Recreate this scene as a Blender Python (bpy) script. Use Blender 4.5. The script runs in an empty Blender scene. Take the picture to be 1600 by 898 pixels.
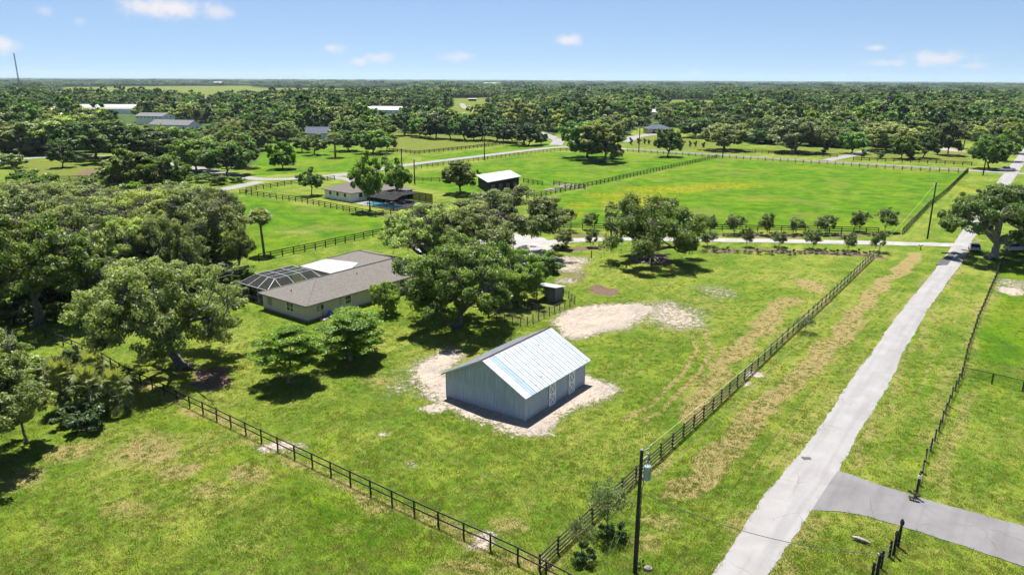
import bpy, math, random
import numpy as np
from mathutils import Matrix, Vector
R = math.radians
random.seed(7)

# ------------------------------------------------------------------ camera
CAM_H, FPX, HOR = 32.0, 1150.0, 124.0
PITCH = math.atan((449 - HOR) / FPX)
ROLL = math.atan(7 / 1600)
scene = bpy.context.scene
C = scene.collection
cam_data = bpy.data.cameras.new('camera')
cam = bpy.data.objects.new('camera', cam_data)
C.objects.link(cam)
scene.camera = cam
cam_data.sensor_width = 36
cam_data.lens = FPX / 1600 * 36
cam_data.clip_end = 60000
cam_data.clip_start = 0.5
_fw = Vector((0, math.cos(PITCH), -math.sin(PITCH)))
_rt = Vector((1, 0, 0))
_up = Vector((0, math.sin(PITCH), math.cos(PITCH)))
_cr, _sr = math.cos(ROLL), math.sin(ROLL)
cx_, cy_ = _cr * _rt + _sr * _up, -_sr * _rt + _cr * _up
cz_ = -_fw
cam.matrix_world = Matrix(((cx_.x, cy_.x, cz_.x, 0), (cx_.y, cy_.y, cz_.y, 0), (cx_.z, cy_.z, cz_.z, CAM_H), (0, 0, 0, 1)))

# ------------------------------------------------------------------ sky, sun, exposure
SUN_EL = R(70)
SHADOW_DIR = Vector((0.22, -0.975, 0)).normalized()       # where shadows fall on the ground
to_sun = Vector((-SHADOW_DIR.x * math.cos(SUN_EL), -SHADOW_DIR.y * math.cos(SUN_EL), math.sin(SUN_EL)))
world = bpy.data.worlds.new('World')
scene.world = world
world.use_nodes = True
scene.view_settings.view_transform = 'Standard'
scene.view_settings.look = 'None'
scene.view_settings.gamma = 1
scene.view_settings.use_curve_mapping = False
scene.view_settings.exposure = 1.2
scene.cycles.max_bounces = 6
scene.cycles.diffuse_bounces = 4
scene.cycles.glossy_bounces = 2
scene.cycles.transmission_bounces = 2
scene.cycles.transparent_max_bounces = 10
scene.cycles.volume_bounces = 0
scene.cycles.use_adaptive_sampling = True
scene.cycles.adaptive_threshold = 0.03
scene.cycles.caustics_reflective = False
scene.cycles.caustics_refractive = False


def ray(u, v):
    x, y = u - 800, v - 449
    xr, yr = _cr * x + _sr * y, -_sr * x + _cr * y
    return np.array([xr / FPX, math.cos(PITCH) - yr / FPX * math.sin(PITCH), -math.sin(PITCH) - yr / FPX * math.cos(PITCH)])


def G(u, v, z=0.0):
    """ground point (world metres) seen at photo pixel u, v"""
    d = ray(u, v)
    t = (CAM_H - z) / -d[2]
    return np.array([d[0] * t, d[1] * t, z])


def proj_v(P):
    q = np.array(P, float) - np.array([0, 0, CAM_H])
    f = q @ np.array(_fw)
    x, y = FPX * (q @ np.array(_rt)) / f, -FPX * (q @ np.array(_up)) / f
    return 449 + _sr * x + _cr * y


def proj_uv(P):
    q = P - np.array([0, 0, CAM_H])
    f = q @ np.array(_fw)
    x, y = FPX * (q @ np.array(_rt)) / f, -FPX * (q @ np.array(_up)) / f
    return 800 + _cr * x - _sr * y, 449 + _sr * x + _cr * y


def top_height(u, vb, vt):
    P = G(u, vb)
    lo, hi = 0.0, 30.0 if vt > 150 else 300.0
    for _ in range(40):
        m = (lo + hi) / 2
        if proj_v(P + [0, 0, m]) > vt:
            lo = m
        else:
            hi = m
    return lo


class N:
    """tiny node-tree helper"""
    def __init__(self, nt):
        self.nt = nt

    def __call__(self, t, **kw):
        n = self.nt.nodes.new(t)
        for k, v in kw.items():
            if k.startswith('i_'):
                key = k[2:]
                key = int(key) if key.isdigit() else key
                self.inp(n.inputs[key], v)
            else:
                setattr(n, k, v)
        return n

    def inp(self, s, v):
        if isinstance(v, bpy.types.NodeSocket):
            self.nt.links.new(v, s)
        elif isinstance(v, (tuple, list)) and len(v) == 3 and s.type == 'RGBA':
            s.default_value = (*v, 1)
        else:
            s.default_value = v

    def math(self, op, a, b=0.0, c=0.0, clamp=False):
        n = self.nt.nodes.new('ShaderNodeMath')
        n.operation = op
        n.use_clamp = clamp
        self.inp(n.inputs[0], a)
        self.inp(n.inputs[1], b)
        self.inp(n.inputs[2], c)
        return n.outputs[0]

    def mix(self, f, a, b, blend='MIX'):
        n = self.nt.nodes.new('ShaderNodeMix')
        n.data_type = 'RGBA'
        n.blend_type = blend
        n.clamp_factor = True
        self.inp(n.inputs[0], f)
        self.inp(n.inputs[6], a)
        self.inp(n.inputs[7], b)
        return n.outputs[2]

    def ss(self, x, lo, hi, a=0.0, b=1.0):
        n = self.nt.nodes.new('ShaderNodeMapRange')
        n.interpolation_type = 'SMOOTHSTEP'
        self.inp(n.inputs[0], x)
        self.inp(n.inputs[1], lo)
        self.inp(n.inputs[2], hi)
        self.inp(n.inputs[3], a)
        self.inp(n.inputs[4], b)
        return n.outputs[0]

    def noise(self, vec, scale, detail=4.0, rough=0.55, dist=0.0, out=0):
        n = self.nt.nodes.new('ShaderNodeTexNoise')
        self.nt.links.new(vec, n.inputs['Vector'])
        n.inputs['Scale'].default_value = scale
        n.inputs['Detail'].default_value = detail
        n.inputs['Roughness'].default_value = rough
        n.inputs['Distortion'].default_value = dist
        return n.outputs[out]

    def vdot(self, a, b):
        n = self.nt.nodes.new('ShaderNodeVectorMath')
        n.operation = 'DOT_PRODUCT'
        self.inp(n.inputs[0], a)
        n.inputs[1].default_value = b
        return n.outputs['Value']


def build_world():
    nt = world.node_tree
    nt.nodes.clear()
    n = N(nt)
    sky = n('ShaderNodeTexSky', sky_type='NISHITA', sun_disc=False, sun_elevation=SUN_EL,
            sun_rotation=math.atan2(to_sun.x, to_sun.y), altitude=30, air_density=1.0, dust_density=0.1, ozone_density=3.0)
    gen = n('ShaderNodeTexCoord').outputs['Generated']
    d = n('ShaderNodeVectorMath', operation='NORMALIZE', i_0=gen).outputs[0]
    lift = n('ShaderNodeVectorMath', operation='ADD', i_0=d)
    lift.inputs[1].default_value = (0, 0, .09)
    nt.links.new(n('ShaderNodeVectorMath', operation='NORMALIZE', i_0=lift.outputs[0]).outputs[0], sky.inputs[0])
    # cumulus puffs: direction, half width, half height (radians), opacity
    clouds = [(262, 14, .068, .017, 1.0), (225, 10, .040, .020, .9), (340, 19, .034, .011, .65), (8, 70, .026, .013, .85), (72, 17, .012, .008, .4), (125, 34, .012, .007, .35),
              (518, 76, .021, .010, .9), (562, 96, .022, .008, .75), (592, 91, .026, .010, .95), (715, 90, .031, .010, .95), (888, 63, .024, .010, .95),
              (1368, 75, .016, .005, .7), (1385, 99, .032, .006, .6), (1470, 92, .048, .011, .8), (1520, 103, .026, .005, .5), (1085, 113, .012, .005, .35), (490, 113, .02, .005, .25)]
    spots = []
    for u, v, a, b, o in clouds:
        spots.append((Vector(ray(u, v)).normalized(), a, b, o))
    rr = random.Random(3)
    for k in range(60):                                  # the same kind of puffs all round the sky
        az = rr.uniform(40, 320)
        el = rr.choice([rr.uniform(1.5, 9), rr.uniform(5, 60)])
        v = Vector((math.sin(R(az)) * math.cos(R(el)), math.cos(R(az)) * math.cos(R(el)), math.sin(R(el))))
        s = rr.uniform(.6, 1.6) * (1 + el / 20)
        spots.append((v, .03 * s, .011 * s, rr.uniform(.4, 1)))
    nz = n.noise(d, 55, 5, .6)
    nz2 = n.noise(d, 16, 3, .5)
    wob = n.math('ADD', n.math('MULTIPLY', n.math('SUBTRACT', nz, .5), 1.5), n.math('MULTIPLY', n.math('SUBTRACT', nz2, .5), .8))
    total = None
    for v, a, b, o in spots:
        t1 = Vector((v.y, -v.x, 0)).normalized()
        t2 = t1.cross(v).normalized()
        if t2.z < 0:
            t2 = -t2
        x = n.math('MULTIPLY', n.vdot(d, tuple(t1)), 1 / a)
        y = n.math('MULTIPLY', n.vdot(d, tuple(t2)), 1 / b)
        r2 = n.math('ADD', n.math('MULTIPLY', x, x), n.math('MULTIPLY', y, y))
        m = n.math('SUBTRACT', 1.0, n.math('SQRT', r2))
        fr = n.math('GREATER_THAN', n.vdot(d, tuple(v)), 0.0)
        m = n.ss(n.math('ADD', m, wob), 0.0, 1.05, 0.0, o)
        m = n.math('MULTIPLY', m, fr)
        total = m if total is None else n.math('MAXIMUM', total, m)
    skyc = n.mix(1.0, sky.outputs[0], (SKY_TINT), 'MULTIPLY')
    col = n.mix(total, skyc, CLOUD_COL)
    bg = n('ShaderNodeBackground', i_Color=col, i_Strength=0.052)
    out = n('ShaderNodeOutputWorld')
    nt.links.new(bg.outputs[0], out.inputs[0])


SKY_TINT = (1.0, 1.0, 1.06)
CLOUD_COL = (7.6, 7.3, 7.6)
build_world()

sun_data = bpy.data.lights.new('sun', 'SUN')
sun_data.energy = 5.0
sun_data.angle = R(0.55)
sun_data.color = (1.0, 0.955, 0.88)
sun = bpy.data.objects.new('sun', sun_data)
C.objects.link(sun)
sun.rotation_euler = to_sun.to_track_quat('Z', 'Y').to_euler()
sun.location = (0, 0, 60)

# ------------------------------------------------------------------ mesh helpers
def tag(o, label=None, cat=None, group=None, kind=None):
    if label: o['label'] = label
    if cat: o['category'] = cat
    if group: o['group'] = group
    if kind: o['kind'] = kind
    return o


def link(o, parent=None):
    C.objects.link(o)
    if parent is not None:
        o.parent = parent
    return o


def empty(name, loc, rz=0.0, scale=None):
    o = bpy.data.objects.new(name, None)
    o.empty_display_size = 0.3
    o.location = loc
    o.rotation_euler = (0, 0, rz)
    if scale is not None:
        o.scale = scale
    C.objects.link(o)
    return o


def mesh_np(name, verts, quads=None, tris=None, mats=(), col=None, smooth=False, midx=None):
    """fast mesh from arrays; col = per-vertex rgba"""
    me = bpy.data.meshes.new(name)
    verts = np.asarray(verts, np.float32)
    nq = 0 if quads is None else len(quads)
    nt_ = 0 if tris is None else len(tris)
    me.vertices.add(len(verts))
    me.vertices.foreach_set('co', verts.ravel())
    li = []
    if nq: li.append(np.asarray(quads, np.int32).ravel())
    if nt_: li.append(np.asarray(tris, np.int32).ravel())
    li = np.concatenate(li)
    me.loops.add(len(li))
    me.loops.foreach_set('vertex_index', li)
    me.polygons.add(nq + nt_)
    st = np.concatenate([np.arange(nq) * 4, nq * 4 + np.arange(nt_) * 3]).astype(np.int32)
    me.polygons.foreach_set('loop_start', st)
    if smooth:
        me.polygons.foreach_set('use_smooth', np.ones(nq + nt_, bool))
    if midx is not None:
        me.polygons.foreach_set('material_index', np.asarray(midx, np.int32))
    for m in mats:
        me.materials.append(m)
    if col is not None:
        for an, cc in (col.items() if isinstance(col, dict) else {'tint': col}.items()):
            a = me.color_attributes.new(an, 'FLOAT_COLOR', 'POINT')
            a.data.foreach_set('color', np.asarray(cc, np.float32).ravel())
    me.update(calc_edges=True)
    return me


class MB:
    """collects boxes, bars, prisms; builds ONE mesh object"""
    def __init__(self):
        self.v, self.f, self.m = [], [], []

    def add(self, vs, fs, mi=0):
        b = len(self.v)
        self.v += [tuple(p) for p in vs]
        for f in fs:
            self.f.append(tuple(b + i for i in f))
            self.m.append(mi)
        return self

    def box(self, x0, x1, y0, y1, z0, z1, mi=0):
        return self.add([(x0, y0, z0), (x1, y0, z0), (x1, y1, z0), (x0, y1, z0), (x0, y0, z1), (x1, y0, z1), (x1, y1, z1), (x0, y1, z1)],
                        [(0, 3, 2, 1), (4, 5, 6, 7), (0, 1, 5, 4), (1, 2, 6, 5), (2, 3, 7, 6), (3, 0, 4, 7)], mi)

    def bar(self, a, b, w, h=None, mi=0, up=(0, 0, 1)):
        h = h or w
        a, b = Vector(a), Vector(b)
        d = (b - a).normalized()
        upv = Vector(up)
        if abs(d.dot(upv)) > .98:
            upv = Vector((1, 0, 0))
        s = d.cross(upv).normalized() * (w / 2)
        t = s.cross(d).normalized() * (h / 2)
        vs = [a - s - t, a + s - t, a + s + t, a - s + t, b - s - t, b + s - t, b + s + t, b - s + t]
        return self.add(vs, [(0, 3, 2, 1), (4, 5, 6, 7), (0, 1, 5, 4), (1, 2, 6, 5), (2, 3, 7, 6), (3, 0, 4, 7)], mi)

    def cyl(self, a, b, r0, r1=None, n=10, mi=0):
        r1 = r0 if r1 is None else r1
        a, b = Vector(a), Vector(b)
        d = (b - a).normalized()
        up = Vector((0, 0, 1)) if abs(d.z) < .9 else Vector((1, 0, 0))
        s = d.cross(up).normalized()
        t = s.cross(d)
        vs = []
        for c, r in ((a, r0), (b, r1)):
            for k in range(n):
                an = 2 * math.pi * k / n
                vs.append(c + s * (r * math.cos(an)) + t * (r * math.sin(an)))
        fs = [(k, (k + 1) % n, n + (k + 1) % n, n + k) for k in range(n)]
        fs += [tuple(range(n - 1, -1, -1)), tuple(range(n, 2 * n))]
        return self.add(vs, fs, mi)

    def tube(self, pts, r, n=6, mi=0):
        for i in range(len(pts) - 1):
            ra = r[i] if isinstance(r, (list, tuple)) else r
            rb = r[i + 1] if isinstance(r, (list, tuple)) else r
            self.cyl(pts[i], pts[i + 1], ra, rb, n, mi)
        return self

    def slab(self, poly, th, mi=0):
        """polygon (3d, planar) given thickness downward along z"""
        n = len(poly)
        top = [tuple(p) for p in poly]
        bot = [(p[0], p[1], p[2] - th) for p in poly]
        fs = [tuple(range(n)), tuple(range(2 * n - 1, n - 1, -1))]
        fs += [(k, n + k, n + (k + 1) % n, (k + 1) % n) for k in range(n)]
        return self.add(top + bot, fs, mi)

    def poly(self, pts, mi=0):
        return self.add(pts, [tuple(range(len(pts)))], mi)

    def mesh(self, name, mats):
        me = bpy.data.meshes.new(name)
        me.from_pydata(self.v, [], self.f)
        for m in (mats if isinstance(mats, (list, tuple)) else [mats]):
            me.materials.append(m)
        if len(me.materials) > 1:
            me.polygons.foreach_set('material_index', self.m)
        me.update()
        return me

    def build(self, name, mats, parent=None, bevel=0.0, smooth=False):
        me = self.mesh(name, mats)
        if smooth:
            me.polygons.foreach_set('use_smooth', [True] * len(me.polygons))
        o = bpy.data.objects.new(name, me)
        link(o, parent)
        if bevel:
            b = o.modifiers.new('bevel', 'BEVEL')
            b.width = bevel
            b.segments = 2
            b.limit_method = 'ANGLE'
        return o


# ------------------------------------------------------------------ numpy noise and masks
_rng = np.random.default_rng(11)
_LAT = _rng.random((256, 256))


def vnoise(x, y, s):
    x, y = x / s + 71.3, y / s + 13.7
    xi, yi = np.floor(x).astype(int), np.floor(y).astype(int)
    fx, fy = x - xi, y - yi
    fx, fy = fx * fx * (3 - 2 * fx), fy * fy * (3 - 2 * fy)
    a, b = _LAT[xi % 256, yi % 256], _LAT[(xi + 1) % 256, yi % 256]
    c, d = _LAT[xi % 256, (yi + 1) % 256], _LAT[(xi + 1) % 256, (yi + 1) % 256]
    return (a * (1 - fx) + b * fx) * (1 - fy) + (c * (1 - fx) + d * fx) * fy


def fnoise(x, y, s, o=4):
    t, w, a = 0, 0, 1.0
    for k in range(o):
        t = t + a * vnoise(x + 37 * k, y - 19 * k, s / 2 ** k)
        w += a
        a *= .55
    return t / w


def inside(px, py, poly):
    r = np.zeros(px.shape, bool)
    j = len(poly) - 1
    for i in range(len(poly)):
        xi, yi = poly[i]
        xj, yj = poly[j]
        c = ((yi > py) != (yj > py)) & (px < (xj - xi) * (py - yi) / (yj - yi + 1e-12) + xi)
        r ^= c
        j = i
    return r


def seg_dist(px, py, pts, closed=False):
    d = np.full(px.shape, 1e9)
    n = len(pts)
    for i in range(n if closed else n - 1):
        (ax, ay), (bx, by) = pts[i], pts[(i + 1) % n]
        dx, dy = bx - ax, by - ay
        t = np.clip(((px - ax) * dx + (py - ay) * dy) / (dx * dx + dy * dy + 1e-9), 0, 1)
        d = np.minimum(d, np.hypot(px - ax - t * dx, py - ay - t * dy))
    return d


def sstep(x, a, b):
    t = np.clip((x - a) / (b - a), 0, 1)
    return t * t * (3 - 2 * t)


def P2(pts):
    return [tuple(G(*p)[:2]) for p in pts]


def poly_mask(px, py, pts, feather):
    w = P2(pts)
    sd = np.where(inside(px, py, w), 1, -1) * seg_dist(px, py, w, True)
    return sstep(sd, -feather, feather)


def line_mask(px, py, pts, width, feather, world=False):
    w = pts if world else P2(pts)
    return 1 - sstep(seg_dist(px, py, w), width - feather, width + feather)


def ell_mask(px, py, u, v, ru, rv, soft=.5):
    c = G(u, v)
    a = np.linalg.norm(G(u + ru, v) - c)
    b = np.linalg.norm(G(u, v + rv) - c)
    q = np.hypot((px - c[0]) / a, (py - c[1]) / b)
    return 1 - sstep(q, 1 - soft, 1 + soft)


# ------------------------------------------------------------------ materials
def material(name, fn):
    m = bpy.data.materials.new(name)
    m.use_nodes = True
    nt = m.node_tree
    nt.nodes.clear()
    n = N(nt)
    out = n('ShaderNodeOutputMaterial')
    sh = fn(n)
    if isinstance(sh, tuple):
        nt.links.new(sh[0], out.inputs[0])
    else:
        nt.links.new(sh, out.inputs[0])
    return m


def principled(n, col, rough=.7, metal=0.0, spec=.3, normal=None, **kw):
    p = n('ShaderNodeBsdfPrincipled')
    n.inp(p.inputs['Base Color'], col)
    n.inp(p.inputs['Roughness'], rough)
    n.inp(p.inputs['Metallic'], metal)
    p.inputs['Specular IOR Level'].default_value = spec
    if normal is not None:
        n.nt.links.new(normal, p.inputs['Normal'])
    for k, v in kw.items():
        n.inp(p.inputs[k], v)
    return p.outputs[0]


def bump(n, h, dist, strength=1.0):
    b = n('ShaderNodeBump')
    b.inputs['Distance'].default_value = dist
    b.inputs['Strength'].default_value = strength
    n.nt.links.new(h, b.inputs['Height'])
    return b.outputs[0]


def objco(n):
    return n('ShaderNodeTexCoord').outputs['Object']


def geopos(n):
    return n('ShaderNodeNewGeometry').outputs['Position']


def simple(name, col, rough=.7, metal=0., spec=.3, var=.18, scale=3.0, dirt=None, bumpd=0.0):
    """painted or raw surface with uneven tone"""
    def f(n):
        co = geopos(n)
        a = n.noise(co, scale, 5, .6)
        b = n.noise(co, scale * 9, 3, .6)
        t = n.math('ADD', n.math('MULTIPLY', a, .65), n.math('MULTIPLY', b, .35))
        k = n.ss(t, .3, .7, 1 - var, 1 + var)
        c = n('ShaderNodeVectorMath', operation='SCALE', i_0=col)
        n.inp(c.inputs['Scale'], k)
        cc = c.outputs[0]
        if dirt is not None:
            cc = n.mix(n.ss(n.noise(co, scale * 1.7, 6, .7), .52, .72, 0, .7), cc, dirt)
        nm = bump(n, b, bumpd) if bumpd else None
        return principled(n, cc, rough, metal, spec, nm)
    return material(name, f)


def leaf_mat(name, dark, mid, light, trans=.40, hue=(.490, .512), val=(.72, 1.28)):
    def f(n):
        at = n('ShaderNodeAttribute', attribute_name='tint')
        sep = n('ShaderNodeSeparateColor', i_0=at.outputs[0])
        oi = n('ShaderNodeObjectInfo')
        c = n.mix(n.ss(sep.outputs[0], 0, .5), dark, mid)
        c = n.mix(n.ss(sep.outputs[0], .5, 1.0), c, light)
        c = n.mix(n.math('MULTIPLY', sep.outputs[1], .8), c, (.16, .13, .095))       # dry, mossy leaves
        hs = n('ShaderNodeHueSaturation', i_Color=c)
        n.inp(hs.inputs['Hue'], n.ss(oi.outputs['Random'], 0, 1, *hue))
        rnd2 = n.math('FRACT', n.math('MULTIPLY', oi.outputs['Random'], 17.13))
        n.inp(hs.inputs['Value'], n.ss(rnd2, 0, 1, *val))
        hs.inputs['Saturation'].default_value = 1.0
        p = principled(n, hs.outputs[0], .48, 0, .4)
        tr = n('ShaderNodeBsdfTranslucent')
        tc = n.mix(1.0, hs.outputs[0], (1.7, 1.75, .7), 'MULTIPLY')
        n.nt.links.new(tc, tr.inputs[0])
        mx = n('ShaderNodeMixShader', i_0=trans)
        n.nt.links.new(p, mx.inputs[1])
        n.nt.links.new(tr.outputs[0], mx.inputs[2])
        return mx.outputs[0]
    return material(name, f)


def bark_mat(name, c0, c1):
    def f(n):
        co = objco(n)
        w = n('ShaderNodeMapping', i_Vector=co)
        w.inputs['Scale'].default_value = (6, 6, 1.2)
        a = n.noise(w.outputs[0], 2.2, 6, .65)
        b = n.noise(co, .9, 3, .5)
        c = n.mix(n.ss(a, .35, .68), c0, c1)
        c = n.mix(n.ss(b, .5, .75, 0, .5), c, (.07, .085, .05))
        return principled(n, c, .9, 0, .15, bump(n, a, .03))
    return material(name, f)


def asphalt_mat(name, base, light, patchy=.5, crack=True):
    def f(n):
        co = geopos(n)
        a = n.noise(co, .35, 5, .6)
        b = n.noise(co, 14, 4, .7)
        c = n.mix(n.ss(a, .3, .7), base, light)
        c = n.mix(n.ss(b, .35, .75, 0, .35), c, tuple(x * .72 for x in base))
        c = n.mix(n.ss(n.noise(co, 1.3, 5, .65, .8), .56, .74, 0, patchy), c, tuple(x * .62 for x in base))
        if crack:
            mp = n('ShaderNodeMapping', i_Vector=co)
            mp.vector_type = 'TEXTURE'
            mp.inputs['Rotation'].default_value = (0, 0, R(54))
            mp.inputs['Scale'].default_value = (16, 1.0, 1)
            c = n.mix(n.ss(n.noise(mp.outputs[0], 1.1, 4, .55), .42, .68, 0, .38), c, tuple(x * .70 for x in base))
            v = n('ShaderNodeTexVoronoi', feature='DISTANCE_TO_EDGE', i_Scale=.22)
            dv = n('ShaderNodeVectorMath', operation='ADD')
            n.nt.links.new(co, dv.inputs[0])
            nn = n('ShaderNodeTexNoise', i_Scale=.8, i_Detail=4.0)
            n.nt.links.new(co, nn.inputs['Vector'])
            n.nt.links.new(nn.outputs[1], dv.inputs[1])
            n.nt.links.new(dv.outputs[0], v.inputs['Vector'])
            ck = n.ss(v.outputs['Distance'], .0, .012, 1, 0)
            ck = n.math('MULTIPLY', ck, n.ss(n.noise(co, .25, 2), .45, .6, 0, .55))
            c = n.mix(ck, c, tuple(x * .35 for x in base))
        return principled(n, c, .85, 0, .25, bump(n, b, .01))
    return material(name, f)


M = {}
M['oak'] = leaf_mat('oak_leaf', (.078, .120, .032), (.190, .245, .068), (.34, .39, .155))
M['oak_pale'] = leaf_mat('pale_oak_leaf', (.100, .150, .042), (.235, .295, .092), (.42, .47, .20), .42)
M['fresh'] = leaf_mat('fresh_leaf', (.050, .105, .020), (.130, .215, .038), (.25, .34, .080), .42)
M['olive'] = leaf_mat('olive_leaf', (.064, .092, .034), (.150, .190, .072), (.27, .31, .14))
M['bright'] = leaf_mat('bright_leaf', (.036, .105, .004), (.110, .225, .007), (.255, .35, .016), .4, (.492, .503), (.85, 1.1))
M['mid'] = leaf_mat('mid_leaf', (.038, .090, .016), (.095, .180, .030), (.185, .270, .055), .4, (.480, .518), (.66, 1.34))
M['dark'] = leaf_mat('dark_leaf', (.022, .055, .015), (.055, .115, .028), (.115, .185, .050), .4, (.480, .516), (.66, 1.34))
M['lime'] = leaf_mat('lime_leaf', (.050, .095, .012), (.120, .190, .022), (.215, .28, .050))
M['palm'] = leaf_mat('palm_leaf', (.065, .100, .024), (.170, .210, .062), (.33, .35, .15))
M['shrub'] = leaf_mat('shrub_leaf', (.038, .066, .022), (.088, .132, .038), (.165, .21, .065))
M['wood'] = leaf_mat('woodland_leaf', (.026, .058, .016), (.064, .120, .028), (.130, .195, .048), .36, (.478, .52), (.6, 1.4))
M['farwood'] = leaf_mat('far_wood_leaf', (.014, .036, .014), (.032, .070, .026), (.065, .112, .042), .3)
M['bark'] = bark_mat('oak_bark', (.055, .048, .042), (.19, .175, .155))
M['bark_pale'] = bark_mat('pale_bark', (.16, .14, .12), (.40, .37, .33))
M['palm_bark'] = bark_mat('palm_bark', (.09, .07, .05), (.24, .20, .16))
M['black_wood'] = simple('black_fence_paint', (.012, .012, .013), .55, 0, .4, .35, 4)
M['grey_wood'] = simple('weathered_wood', (.10, .085, .07), .9, 0, .2, .35, 4)
M['dark_post'] = simple('dark_post_wood', (.035, .033, .03), .85, 0, .2, .35, 4)
M['wire'] = simple('galvanised_wire', (.16, .16, .155), .5, .5, .4, .1)
M['cable'] = simple('old_cable', (.10, .10, .095), .6, 0, .4, .1)
M['guy'] = simple('pale_cable', (.42, .44, .26), .6, 0, .4, .1)
M['white'] = simple('white_paint', (.82, .82, .81), .5, 0, .4, .06, 2)
M['stucco'] = simple('beige_stucco', (.52, .455, .405), .9, 0, .2, .07, 1.2, None, .004)
M['white_wall'] = simple('white_stucco', (.82, .81, .78), .85, 0, .2, .06, 1.0)
M['shingle'] = simple('asphalt_shingle', (.130, .119, .108), .9, 0, .2, .2, 2.2, (.09, .084, .078), .006)
M['shingle_blue'] = simple('slate_blue_shingle', (.055, .068, .10), .85, 0, .25, .2, 1.5)
M['shingle_grey'] = simple('grey_shingle', (.115, .118, .124), .85, 0, .25, .2, 1.5)
M['membrane'] = simple('white_roof_membrane', (.30, .298, .292), .6, 0, .3, .04, 1)
M['glass'] = material('dark_window_glass', lambda n: principled(n, (.012, .014, .016), .06, 0, .6))
M['blue_plastic'] = simple('blue_plastic', (.02, .12, .55), .4, 0, .4, .08)
M['grey_metal'] = simple('grey_metal', (.30, .32, .34), .45, .4, .4, .1)
M['dark_metal'] = simple('dark_metal', (.03, .03, .032), .5, .3, .4, .2)
M['white_roof'] = simple('white_metal_roof', (.34, .345, .345), .45, .1, .4, .08, .6, (.26, .26, .25))
M['black_barn'] = simple('black_barn_wall', (.016, .015, .015), .8, 0, .2, .3, 2)
M['car_white'] = simple('white_car_paint', (.45, .455, .46), .25, 0, .5, .03)
M['car_grey'] = simple('grey_car_paint', (.25, .26, .28), .25, .3, .5, .03)
M['rubber'] = simple('tyre_rubber', (.018, .018, .018), .85, 0, .2, .2)
M['red_light'] = simple('red_lens', (.4, .015, .012), .25, 0, .5, .05)
M['pond'] = material('pool_water', lambda n: principled(n, (.05, .19, .24), .05, 0, .5))
M['concrete'] = simple('pale_concrete', (.22, .205, .19), .85, 0, .25, .12, 1.2, (.16, .145, .13))
M['rock'] = simple('pale_rock', (.20, .18, .16), .9, 0, .2, .3, 2, None, .02)
M['siding'] = simple('grey_siding', (.19, .215, .225), .75, 0, .25, .10, .8)


def screen_fn(n):
    tr = n('ShaderNodeBsdfTransparent')
    p = principled(n, (.012, .012, .013), .8, 0, .2)
    mx = n('ShaderNodeMixShader', i_0=.84)
    n.nt.links.new(tr.outputs[0], mx.inputs[1])
    n.nt.links.new(p, mx.inputs[2])
    return mx.outputs[0]


M['screen'] = material('black_insect_screen', screen_fn)


def mesh_fence_fn(n):
    tr = n('ShaderNodeBsdfTransparent')
    p = principled(n, (.07, .07, .065), .6, .3, .3)
    mx = n('ShaderNodeMixShader', i_0=.22)
    n.nt.links.new(tr.outputs[0], mx.inputs[1])
    n.nt.links.new(p, mx.inputs[2])
    return mx.outputs[0]


M['wire_mesh'] = material('welded_wire_mesh', mesh_fence_fn)


def barn_roof_fn(base, rust=True):
    def f(n):
        co = objco(n)
        oi = n('ShaderNodeObjectInfo').outputs['Random']
        a = n.noise(co, 1.1, 5, .6)
        c = n.mix(n.ss(a, .35, .65), base, tuple(x * .88 for x in base))
        c = n.mix(n.ss(oi, 0, 1, 0, .22), c, (.34, .41, .49))
        mp = n('ShaderNodeMapping', i_Vector=geopos(n))
        mp.inputs['Scale'].default_value = (1, 1, 1)
        c = n.mix(n.ss(n.noise(mp.outputs[0], 5.5, 4, .7), .60, .75, 0, .35), c, (.30, .32, .35))
        if rust:
            r = n.math('MULTIPLY', n.ss(n.noise(mp.outputs[0], 2.6, 3, .6, .3), .655, .69), n.ss(n.noise(mp.outputs[0], .35, 2), .42, .50))
            c = n.mix(r, c, (.05, .022, .015))
        return principled(n, c, .42, .25, .45)
    return f


M['barn_roof'] = material('galvanised_roof', barn_roof_fn((.50, .525, .54)))
M['barn_roof_new'] = material('new_galvanised_roof', barn_roof_fn((.66, .66, .66), False))
M['barn_roof_blue'] = material('blue_galvanised_roof', barn_roof_fn((.33, .42, .51), False))
M['red_trim'] = simple('red_ridge_cap', (.06, .011, .016), .5, 0, .4, .2)


def barn_wall_fn(n):
    co = objco(n)
    mp = n('ShaderNodeMapping', i_Vector=co)
    mp.inputs['Scale'].default_value = (5, 5, .25)
    a = n.noise(mp.outputs[0], 2.0, 5, .6)
    b = n.noise(co, .55, 4, .55)
    c = n.mix(n.ss(a, .3, .7), (.29, .345, .385), (.46, .515, .555))
    c = n.mix(n.ss(b, .4, .7, 0, .5), c, (.31, .37, .42))
    z = n('ShaderNodeSeparateXYZ', i_0=co).outputs[2]
    c = n.mix(n.math('MULTIPLY', n.ss(z, .0, .5, .55, 0), n.ss(a, .3, .7)), c, (.30, .265, .215))    # splashed sand
    return principled(n, c, .8, 0, .2)


M['barn_wall'] = material('weathered_grey_siding', barn_wall_fn)

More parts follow.
